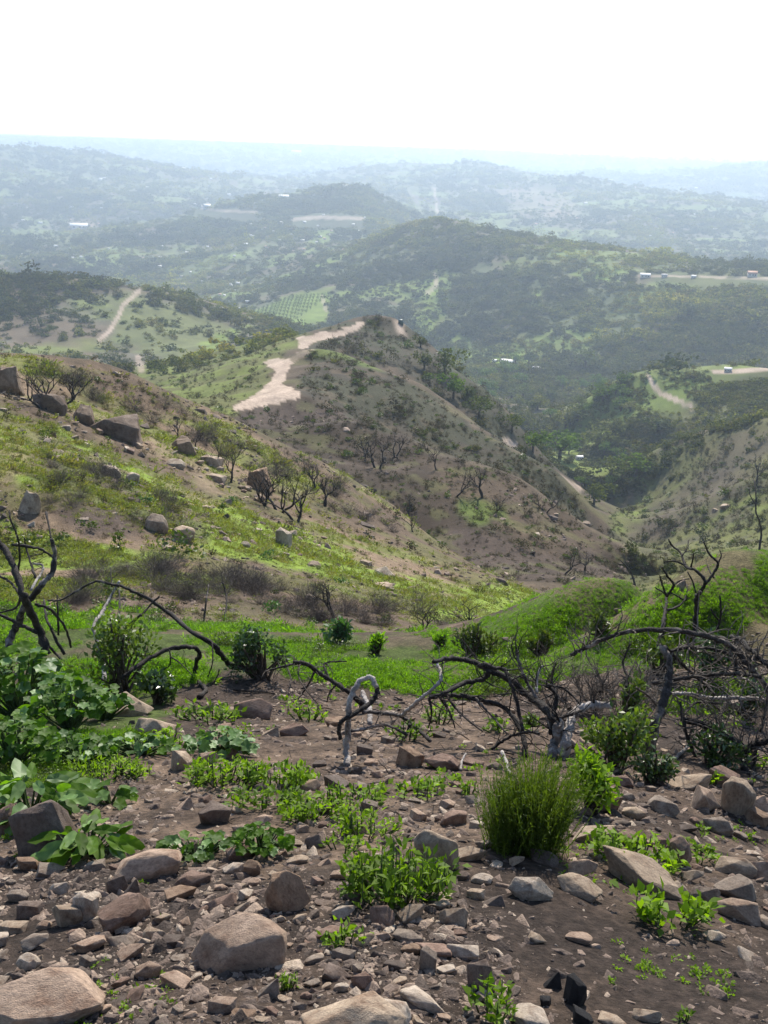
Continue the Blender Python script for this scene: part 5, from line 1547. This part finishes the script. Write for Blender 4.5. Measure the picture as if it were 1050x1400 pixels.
for i, (px, py, w, h, n_, lf, pale, lab) in enumerate([
 (30, 985, 120, 106, 230, 14, .3, 'tall broad leaved mallow at the edge under the tall charred shrub'),
 (95, 1000, 96, 84, 180, 13, .25, 'broad leaved mallow in the middle of the leafy bank'),
 (140, 985, 70, 50, 70, 12, .2, 'broad leaved plant beside the long pitted boulder'),
 (20, 1045, 110, 74, 160, 13, .2, 'broad leaved plant low in the leafy bank behind the veined leaves'),
 (105, 1045, 96, 46, 120, 11, .15, 'leafy weed mass in front of the mallows'),
]):
    broad_plant(px, py, w, h, n_, lf, 800 + i, lab, pale=pale)
broad_plant(45, 1118, 116, 60, 60, 27, 821, 'plant with large veined pointed leaves over the dark boulder', M_BIGLEAF, 'veined_leaf_plant', NV, NF_, .62, pale=.45)
broad_plant(118, 1170, 96, 48, 40, 26, 822, 'plant with big drooping leaves beside the dark pointed boulder', M_BIGLEAF, 'veined_leaf_plant', NV, NF_, .62, pale=.3)
broad_plant(268, 1172, 100, 30, 60, 12, 823, 'low broad leaved weed between the smooth tan boulder and round leaved weed', pale=.4)
broad_plant(302, 1030, 82, 38, 70, 14, 824, 'pale grey leaved herb on the slope above the bright ferny weed', pale=.75)
broad_plant(355, 1168, 74, 44, 90, 10, 825, 'round leaved weed among stones in the middle of the slope', pale=.1)
broad_plant(150, 1098, 56, 26, 14, 18, 826, 'small seedling with a few broad leaves on bare ground', pale=.25)
broad_plant(195, 1030, 86, 28, 50, 11, 827, 'pale leaved plant creeping below the long pitted boulder', pale=.5)

# fine leaved weeds
def weed(px, py, wpx, hpx, n_, leafpx, seed, label, m=None, name='weed', thin=.5, cat='weed'):
    g, s_ = place(px, py); e = seated(name, label, cat, g)
    rg_ = np.random.default_rng(seed); W_, H_ = wpx * s_ / 2, hpx * s_
    n_ = int(n_ * .75); k_ = max(6, n_ // 11); W_ *= 1.12
    a = rg_.uniform(0, 6.283, k_); rr = np.sqrt(rg_.random(k_)) * .95
    c_ = np.stack([np.cos(a) * rr * W_, np.sin(a) * rr * W_ * .8, np.zeros(k_)], 1)
    hh = H_ * rg_.uniform(.55, 1.05, k_) * (1 - .4 * rr ** 2)
    ii_ = rg_.integers(0, k_, n_)
    z = rg_.random(n_) ** .7
    pos = c_[ii_] + rg_.normal(0, 1, (n_, 3)) * np.array([.16 * W_, .16 * W_, 0]) * (.4 + .6 * z)[:, None]
    pos[:, 2] = zat(e.location.x + pos[:, 0], e.location.y + pos[:, 1]) - e.location.z + z * hh[ii_]
    dd = rand_dirs(rg_, n_, -.2) * np.array([1, 1, .8]) + np.array([0, 0, .25])
    b = MB(); L_ = leafpx * s_ * rg_.uniform(.6, 1.3, n_)
    v, f = leaves(rg_, pos, dd, L_, L_ * thin * rg_.uniform(.7, 1.2, n_)); b.add(v, f)
    b.build('foliage', m or M_WEED, e, False)
    tips = c_ + np.stack([np.zeros(k_), np.zeros(k_), hh], 1); tips[:, 2] += zat(e.location.x + c_[:, 0], e.location.y + c_[:, 1]) - e.location.z
    b = MB()
    for t, c0 in zip(tips, c_):
        q = np.array([c0 * .6 + np.array([0, 0, -.01 + t[2] - hh.min() * 0 - t[2]]), (c0 + t) / 2, t]); q[0, 2] = float(zat(e.location.x + q[0, 0], e.location.y + q[0, 1]) - e.location.z) - .01
        v, f = tube(q, np.linspace(1.2, .6, 3) * s_, 4, .05, 1); b.add(v, f)
    b.build('stems', M_STEM, e)
    return e
for i, (px, py, w, h, n_, lf, th_, lab) in enumerate([
 (540, 1228, 118, 92, 900, 15, .42, 'tallest bright green weed clump in the middle of the stones'),
 (305, 1072, 92, 46, 520, 11, .4, 'bright ferny weed just below the pale grey leaved herb'),
 (385, 1075, 90, 40, 380, 10, .6, 'spreading weed with small white flowers beside the ferny weed'),
 (365, 1102, 100, 32, 420, 10, .45, 'bright weed patch at the top of the open slope'),
 (425, 1118, 84, 34, 380, 10, .45, 'bright weed patch over the dark stone'),
 (478, 1096, 84, 30, 300, 9, .5, 'weed patch with thin sprays beside the pale topped dark stone'),
 (500, 1140, 80, 44, 320, 10, .45, 'thin weed patch above the tallest bright clump'),
 (470, 1165, 60, 30, 140, 9, .45, 'sparse weed patch beside the tallest bright clump'),
 (562, 1086, 92, 22, 220, 9, .6, 'low creeping weed on rubble beyond the round bush'),
 (610, 1072, 40, 14, 70, 9, .6, 'tiny creeping weed beside the crumbling brown rock'),
 (868, 1180, 110, 46, 420, 13, .5, 'low bright weed patch behind the broad buried slab'),
 (960, 1172, 66, 20, 120, 10, .5, 'small weed patch beside the dark upright cube'),
 (918, 1262, 88, 54, 300, 15, .6, 'bright leafy weed on bare soil beside the cream pointed stone'),
 (145, 1062, 96, 34, 700, 9, .25, 'fine yellow green feathery weed in front of the leafy bank'),
 (390, 1352, 30, 26, 160, 7, .3, 'tuft of yellow green moss under the largest boulder'),
 (472, 1290, 56, 34, 90, 11, .6, 'little sprig of weed beside the pale wedge of stone'),
 (672, 1390, 62, 66, 110, 15, .5, 'small open sprig by the bottom edge below the dark upright stone'),
 (935, 1395, 40, 18, 40, 9, .5, 'tiny sprig at the bottom edge on bare soil'),
 (225, 1020, 70, 26, 200, 10, .45, 'grassy weeds behind the tan angular stone'),
 (290, 985, 90, 30, 260, 10, .45, 'weed strip between the pitted boulder and the hollow faced rock'),
 (360, 1310, 20, 12, 20, 8, .5, 'minute sprout beside the largest boulder'),
 (600, 1205, 40, 22, 60, 9, .5, 'small sprout beside the tall buried rock'),
 (640, 1085, 34, 24, 60, 8, .5, 'pale sprout among stones beside the round bush top'),
 (1040, 1050, 40, 26, 90, 10, .5, 'weed at the picture edge behind the stone pile'),
 (985, 1075, 36, 22, 70, 9, .5, 'little weed at the top of the stone pile'),
 (560, 1010, 60, 30, 150, 9, .5, 'weed tuft between the low forked branches'),
 (600, 990, 50, 34, 130, 9, .5, 'bright weed tuft under the black arm of the largest limb'),
 (420, 985, 50, 34, 120, 9, .5, 'weed tuft behind the looped branch'),
 (690, 1000, 60, 24, 120, 9, .5, 'weed tuft under the silvery fork'),
 (50, 1375, 22, 14, 20, 8, .5, 'minute sprout near the broad flat boulder'),
]):
    weed(px, py, w, h, n_, lf, 840 + i, lab, thin=th_, m=M_WEED)

# woody green shrubs
def shrub(px, py, wpx, hpx, n_, leafpx, seed, label, m, lumps=7, rmin=0, cat='shrub', name='green_shrub', upright=.3, wood=M_TWIG):
    g, s_ = place(px, py, rmin); e = seated(name, label, cat, g)
    rg_ = np.random.default_rng(seed); W_, H_ = wpx * s_ / 2, hpx * s_
    a = rg_.uniform(0, 6.283, lumps); rr = np.sqrt(rg_.random(lumps)) * .7
    c_ = np.stack([np.cos(a) * rr * W_, np.sin(a) * rr * W_ * .8, H_ * rg_.uniform(.3, .8, lumps)], 1); c_[0] = (0, 0, H_ * .75)
    ii_ = rg_.integers(0, lumps, n_); d = rand_dirs(rg_, n_)
    R_ = np.array([W_ * .42, W_ * .42, H_ * .34]) * rg_.uniform(.6, 1.05, (lumps, 1))
    pos = c_[ii_] + d * R_[ii_] * rg_.uniform(.3, 1.1, (n_, 1))
    pos[:, 2] = np.maximum(pos[:, 2], .02 * H_)
    dd = d * .5 + rg_.normal(0, .6, (n_, 3)) + np.array([0, 0, upright])
    L_ = leafpx * s_ * rg_.uniform(.6, 1.3, n_)
    b = MB(); v, f = leaves(rg_, pos, dd, L_, L_ * .5, d + rg_.normal(0, .5, (n_, 3)) + np.array([0, 0, .4])); b.add(v, f)
    b.build('foliage', m, e, False)
    ts = pos[rg_.integers(0, n_, 26)]
    stems_mb(rg_, ts, 2.2 * s_, .1 * W_).build('stems', wood, e)
    return e
M_OLIVE = m_leaf('olive_leaves', [(.085, .14, .02), (.10, .155, .025)], .4, .4, .5)
M_DKLEAF = m_leaf('dark_shrub_leaves', [(.04, .085, .022), (.055, .10, .025)], .3, .35, .6)
M_BLUEG = m_leaf('blue_green_leaves', [(.06, .14, .05), (.07, .15, .055)], .35, .4, .5)
for i, (px, py, w, h, n_, lf, m_, lab, up) in enumerate([
 (165, 948, 150, 112, 1150, 8, M_OLIVE, 'loose olive green shrub growing through the drooping burnt branches', .4),
 (215, 962, 56, 46, 300, 11, M_DKLEAF, 'dark leafy shrub beside the olive green shrub', .1),
 (358, 928, 92, 70, 1000, 7, M_DKLEAF, 'rounded dark shrub with small glossy leaves past the drooping branch', .2),
 (462, 880, 56, 38, 420, 8, M_BLUEG, 'blue green bush at the back of the grass hollow', .2),
 (515, 893, 34, 28, 300, 7, M_GRASS, 'small tufty bush in the middle of the grass hollow', .9),
 (604, 887, 26, 20, 160, 6, M_GRASS, 'tiny tufty bush at the end of the grass hollow', .9),
 (650, 902, 66, 50, 520, 8, M_SHRUB, 'dark upright bush under the bare burnt sapling', .9),
 (740, 898, 46, 36, 380, 7, M_SHRUB, 'rounded tuft bush at the foot of the mound', .9),
 (838, 1055, 120, 86, 1100, 9, M_OLIVE, 'glossy leaved shrub between the silvery stems and leaning trunk', .3),
 (858, 985, 60, 60, 360, 8, M_OLIVE, 'yellow green upper spray of leaves before the leaning trunk', .5),
 (808, 1112, 92, 74, 800, 11, M_WEED, 'bright leafy bush at the side of the round broom bush', .2),
 (892, 1072, 62, 46, 420, 8, M_DKLEAF, 'small dark leaved bush at the foot of the leaning trunk', .2),
 (958, 925, 84, 64, 800, 8, M_DKLEAF, 'dark green bush inside the burnt thicket', .3),
 (975, 1045, 80, 56, 500, 8, M_DKLEAF, 'low dark green bush behind the stone pile', .2),
 (900, 920, 70, 50, 360, 8, M_SHRUB, 'green bush behind the bleached broken trunk tip', .3),
 (1020, 985, 60, 60, 300, 8, M_DKLEAF, 'green bush in the burnt thicket at the picture edge', .3),
 (820, 868, 40, 34, 260, 6, M_SHRUB, 'dark bush on the mound slope below the bare band', .6),
 (725, 1000, 40, 26, 120, 7, M_OLIVE, 'few green shoots under the silvery fork', .4),
]):
    shrub(px, py, w, h, n_, lf, 880 + i, lab, m_, upright=up)

# green bushes dotted on the hillside across the hollow
GB = [bush_mesh(150 + s_, M_SHRUB, 130, 5, .22, 'hillside_bush') for s_ in range(3)] + [bush_mesh(160 + s_, M_BLUEG, 130, 5, .22, 'hillside_bush') for s_ in range(2)]
for i, (px, py, w, h, lab) in enumerate([
 (158, 748, 20, 20, 'round green bush on the slope below the brown earth bank'), (240, 760, 40, 24, 'wide blue green bush below the leaning pale slab'),
 (125, 725, 18, 14, 'small green bush under the brown earth bank'), (365, 765, 16, 12, 'green bush below the pale standing boulder'),
 (205, 690, 16, 12, 'green bush uphill of the broken outcrop'), (300, 700, 16, 12, 'green bush in the green strip of the hillside'),
 (60, 600, 14, 12, 'green bush below the dark cliff block'), (180, 668, 18, 10, 'bush just below the smaller white rock'),
 (315, 690, 14, 12, 'dark bush in the green strip above the small pale stones'), (470, 800, 14, 10, 'bush near the flat white slab'),
 (80, 745, 22, 18, 'green bush behind the tall charred shrub'), (30, 755, 24, 20, 'leafy bush behind the dark trunk at the edge'),
 (150, 815, 26, 16, 'green bush at the hillside foot above the pale forked stick'), (370, 838, 20, 18, 'upright green bush at the back of the grass'),
]):
    put_clump(GB, px, py, w, h, i, lab, 'hillside_bush', 'bush', None, 22.8, 90)

# ------------------------------------------------------------------ trees of the valley and the orchard
def tree_proto(seed, m, n_=420):
    rg_ = np.random.default_rng(seed)
    tr = MB()
    v, f = tube(np.array([(0, 0, -.05), (.01, 0, .2), (-.01, .02, .45)]), np.array([.05, .04, .025]), 6, .1, seed); tr.add(v, f)
    for k_ in range(5):
        a = rg_.uniform(0, 6.28); v, f = tube(np.array([(0, 0, .3), (.15 * math.cos(a), .15 * math.sin(a), .5), (.28 * math.cos(a), .28 * math.sin(a), .7)]), np.array([.025, .016, .008]), 4, .1, k_); tr.add(v, f)
    lumps = 9; cs = rg_.normal(0, .2, (lumps, 3)) * np.array([1, 1, .7]) + np.array([0, 0, .62]); rs_ = rg_.uniform(.16, .28, lumps)
    k_ = rg_.integers(0, lumps, n_); d = rand_dirs(rg_, n_)
    pos = cs[k_] + d * rs_[k_][:, None] * rg_.uniform(.6, 1.1, (n_, 1)); pos[:, 2] = np.maximum(pos[:, 2], .12)
    b = MB(); v, f = leaves(rg_, pos, d * .5 + rg_.normal(0, .6, (n_, 3)), .10 * rg_.uniform(.6, 1.4, n_), .08 * rg_.uniform(.6, 1.4, n_), d + rg_.normal(0, .4, (n_, 3))); b.add(v, f)
    return tr.mesh('trunk', M_TWIG), b.mesh('crown', m, False)
M_TREE2 = m_leaf('pale_tree_leaves', [(.13, .15, .045), (.16, .17, .06)], .3, .8, .1, 3)
M_TREE3 = m_leaf('bright_tree_leaves', [(.10, .16, .03), (.085, .15, .035)], .35, .8, .1, 3)
M_ORCH = m_leaf('orchard_leaves', [(.05, .085, .03), (.065, .10, .035)], .3, .8, .1, 3)
TR = {'d': [tree_proto(300 + s_, M_TREE) for s_ in range(3)], 'p': [tree_proto(310 + s_, M_TREE2) for s_ in range(2)], 'g': [tree_proto(320 + s_, M_TREE3) for s_ in range(2)], 'o': [tree_proto(330 + s_, M_ORCH, 160) for s_ in range(2)]}
def put_leaf_tree(px, py, w, h, kind, seed, label, group=None, rmin=150, name='valley_tree', parts=True, crown_only=False):
    g = hit(px, py, rmin)
    if g is None: return
    s_ = g.length / F
    tr_, cr = TR[kind][seed % len(TR[kind])]
    e = bpy.data.objects.new(name, None); COL.objects.link(e)
    e.location = g; e.scale = (w * s_ / .8, w * s_ / .8, h * s_ / .95); e.rotation_euler = (0, 0, seed * 2.1)
    tag(e, label, 'tree', group)
    link('trunk', tr_, e); link('crown', cr, e)
for i, (px, py, w, h, kd, lab) in enumerate([
 (773, 588, 30, 30, 'p', 'pale yellowish tree in the middle of the valley'), (815, 612, 32, 30, 'p', 'pale green tree beside the valley gap'),
 (765, 628, 44, 36, 'g', 'wide bright green tree in the valley below the pale ones'), (728, 618, 30, 30, 'g', 'fresh green tree at the edge of the knob in the valley'),
 (620, 545, 30, 30, 'g', 'bright tree standing on the flank of the dark knob'), (655, 570, 30, 26, 'd', 'dark tree downhill of the bright tree on the knob flank'),
 (580, 505, 24, 24, 'd', 'dark tree high on the knob flank'), (608, 512, 30, 32, 'd', 'dark tree next to the high one on the knob flank'),
 (800, 505, 26, 26, 'd', 'single round dark tree on the slope behind the second spur'), (900, 590, 34, 18, 'd', 'dark tree on the second spur face'),
 (870, 650, 40, 26, 'g', 'bright willow like tree by the green strip of the valley'), (835, 655, 34, 28, 'd', 'dark tree beside the bright willow like tree'),
 (940, 435, 26, 22, 'd', 'brownish tree on the long ridge face'), (840, 600, 26, 24, 'd', 'dark tree below the second spur tip'),
 (790, 575, 28, 20, 'd', 'dark tree beyond the pale yellowish tree'), (745, 600, 26, 24, 'd', 'dark tree beside the valley floor bend'),
 (690, 530, 22, 18, 'd', 'dark tree below the long white roof'), (715, 545, 22, 18, 'd', 'dark tree near the tan yard in the valley'),
 (640, 548, 24, 22, 'd', 'dark tree close to the bright tree on the knob flank'), (812, 690, 30, 26, 'd', 'dark tree low in the valley near the creek'),
 (700, 590, 24, 22, 'd', 'dark tree at the lower knob flank'), (575, 475, 18, 16, 'd', 'small dark tree just below the pull out on the knob'),
]):
    put_leaf_tree(px, py, w, h, kd, i, lab, rmin=200)
rs = random.Random(9)
for (x0, x1, y0, y1, n_, kd, lab, grp) in ((700, 870, 520, 700, 46, 'dgpg', 'rounded tree in the wooded canyon floor', 'trees along the canyon floor'), (620, 760, 480, 560, 26, 'dgp', 'tree near the buildings of the upper canyon', 'trees round the upper canyon buildings')):
    for j in range(n_):
        put_leaf_tree(rs.uniform(x0, x1), rs.uniform(y0, y1), rs.uniform(12, 24), rs.uniform(11, 20), rs.choice(kd), j, lab, grp, rmin=330, name='canyon_tree')
# orchard rows
A_, B_, C_, D_ = (338, 430), (395, 408), (450, 400), (392, 448)
for r_ in range(12):
    for q in range(10):
        u, w_ = r_ / 11, q / 9
        px = (342 + (396 - 342) * w_) * (1 - u) + (394 + (449 - 394) * w_) * u
        py = (430 + (408 - 430) * w_) * (1 - u) + (446 + (404 - 446) * w_) * u
        put_leaf_tree(px, py, 4.6, 4.2, 'o', r_ + q, 'small round orchard tree standing in a row on the green field', 'orchard trees in rows', rmin=700, name='orchard_tree')

# ------------------------------------------------------------------ buildings far off
def m_plain(name, c, rough=.7):
    m, nt = mat(name); tc = N(nt, 'ShaderNodeTexCoord'); a = ntex(nt, 1.5, 4, .6, tc.outputs['Object'])
    out(nt, principled(nt, mixc(nt, c, ramp(nt, [(.3, (.8, .8, .8)), (.7, (1.1, 1.1, 1.1))], a.outputs[0]), 1, 'MULTIPLY'), rough).outputs[0]); return m
M_WALL = m_plain('white_plaster', (.55, .51, .45)); M_WROOF = m_plain('white_roof', (.7, .68, .64), .7); M_TROOF = m_plain('tile_roof', (.42, .24, .17)); M_GLASS = m_plain('dark_window', (.03, .035, .04), .2)
M_GROOF = m_plain('grey_roof', (.35, .34, .34))
def box(b, x0, x1, y0, y1, z0, z1):
    v = [(x, y, z) for z in (z0, z1) for (x, y) in ((x0, y0), (x1, y0), (x1, y1), (x0, y1))]
    b.add(v, [[3, 2, 1, 0], [4, 5, 6, 7], [0, 1, 5, 4], [1, 2, 6, 5], [2, 3, 7, 6], [3, 0, 4, 7]])
HP = {}
def house_meshes(roofm, key, Lx=1.0, Ly=.6, hw=.35, hr=.25):
    if key in HP: return HP[key]
    w = MB(); box(w, -Lx / 2, Lx / 2, -Ly / 2, Ly / 2, -.25, hw)
    v = [(-Lx / 2, -Ly / 2, hw), (-Lx / 2, Ly / 2, hw), (-Lx / 2, 0, hw + hr), (Lx / 2, -Ly / 2, hw), (Lx / 2, Ly / 2, hw), (Lx / 2, 0, hw + hr)]
    w.add(v, [[0, 2, 1], [3, 4, 5]])
    r = MB(); o = .05
    for s_ in (-1, 1):
        e0 = np.array([(-Lx / 2 - o, s_ * (Ly / 2 + o), hw - o * hr / (Ly / 2) + .012), (Lx / 2 + o, s_ * (Ly / 2 + o), hw - o * hr / (Ly / 2) + .012), (Lx / 2 + o, 0, hw + hr + .012), (-Lx / 2 - o, 0, hw + hr + .012)])
        v = np.vstack([e0, e0 + np.array([0, 0, .03])]); r.add(v, [[0, 1, 2, 3], [7, 6, 5, 4], [0, 4, 5, 1], [1, 5, 6, 2], [2, 6, 7, 3], [3, 7, 4, 0]])
    g = MB()
    for s_ in (-1, 1):
        for x in (-.3, .05, .3):
            box(g, x * Lx - .06, x * Lx + .06, s_ * (Ly / 2 + .004) - .006, s_ * (Ly / 2 + .004) + .006, hw * .35, hw * .78)
    HP[key] = (w.mesh('walls', M_WALL, False), r.mesh('roof', roofm, False), g.mesh('windows', M_GLASS, False)); return HP[key]
def house(px, py, wpx, label, key='w', yaw=.2, group=None, rmin=250, squash=1.0, name='house', wins=True):
    g = hit(px, py, rmin)
    if g is None: return
    s_ = wpx * g.length / F
    ms = house_meshes({'w': M_WROOF, 't': M_TROOF, 'g': M_GROOF}[key], key)
    e = bpy.data.objects.new(name, None); COL.objects.link(e); e.location = g; e.scale = (s_, s_, s_ * squash); e.rotation_euler = (0, 0, yaw - math.atan2(g.x, g.y))
    tag(e, label, 'house' if name == 'house' else 'building', group)
    link('walls', ms[0], e); link('roof', ms[1], e)
    if wins:
        wn = bpy.data.objects.new('window', ms[2]); COL.objects.link(wn); wn.parent = e
house(694, 497, 17, 'long low building with a white roof in the bright clearing of the upper canyon', 'w', -.3, squash=.55, name='building')
house(733, 507, 10, 'small building with a tan yard beside the long white roof', 'g', .3)
house(676, 495, 6, 'tiny white shed beside the long white roof', 'w', .5)
house(882, 379, 12, 'pale building with a white roof on top of the long ridge', 'w', .1, squash=.7, name='building')
house(908, 379, 7, 'low grey roofed house next to the pale ridge top building', 'g', .1)
house(1028, 378, 11, 'red roofed house on the ridge at the picture edge', 't', .2)
house(948, 380, 6, 'small white house midway along the ridge top', 'w', .3)
house(472, 257, 7, 'white house crowning the high middle hill', 'w', .2, rmin=1800)
house(388, 272, 12, 'long white house on the shoulder of the high middle hill', 'w', .1, rmin=1800, squash=.7)
house(283, 285, 9, 'white house at the end of the high middle hill', 'w', .4, rmin=1800)
house(792, 628, 9, 'small white roofed cabin among trees in the valley', 'w', .4)
house(995, 508, 9, 'low white cabin by the dirt road on the second spur', 'w', 0)
house(405, 214, 12, 'very distant white building near the hazy coast ridge', 'w', 0, rmin=4500)
house(108, 312, 20, 'wide pale building in the hazy valley', 'w', 0, rmin=1500, squash=.5)
rs = random.Random(21)
for (x0, x1, y0, y1, n_, key, rm) in ((210, 330, 335, 425, 34, 'wwt', 1000), (330, 500, 292, 345, 30, 'wtw', 1500), (20, 210, 300, 360, 16, 'wwt', 1500), (90, 330, 230, 300, 22, 'wwg', 2500), (640, 1040, 230, 340, 18, 'wwt', 2000), (120, 200, 385, 395, 4, 'w', 500), (290, 345, 405, 440, 8, 'wt', 800)):
    for j in range(n_):
        k_ = rs.choice(key)
        house(rs.uniform(x0, x1), rs.uniform(y0, y1), rs.uniform(2.4, 5.0), {'w': 'tiny white house scattered among the trees of the far hills', 't': 'tiny red roofed house scattered among the trees of the far hills', 'g': 'tiny grey roofed house scattered among the trees of the far hills'}[k_], k_, rs.uniform(-.8, .8), {'w': 'white houses of the far hills', 't': 'red roofed houses of the far hills', 'g': 'grey roofed houses of the far hills'}[k_], rmin=rm, squash=.9, wins=False)
# small dark tank on the pull out of the knob
g = hit(548, 443, 250); s_ = g.length / F
M_TANK = m_plain('tank_paint', (.05, .085, .075), .5)
e = bpy.data.objects.new('water_tank', None); COL.objects.link(e); e.location = g; tag(e, 'small dark green water tank on the pale pull out at the top of the knob', 'tank')
b = MB(); v, f = tube(np.array([(0, 0, -.3), (0, 0, 5.2 * s_)]), np.array([3.6, 3.6]) * s_, 16, 0, 0); b.add(v, f); b.build('tank_body', M_TANK, e, False)
b = MB(); v, f = tube(np.array([(0, 0, 5.22 * s_), (0, 0, 5.8 * s_), (0, 0, 6.4 * s_)]), np.array([3.75, 2.4, .5]) * s_, 16, 0, 0); b.add(v, f); b.build('lid', M_TANK, e, False)
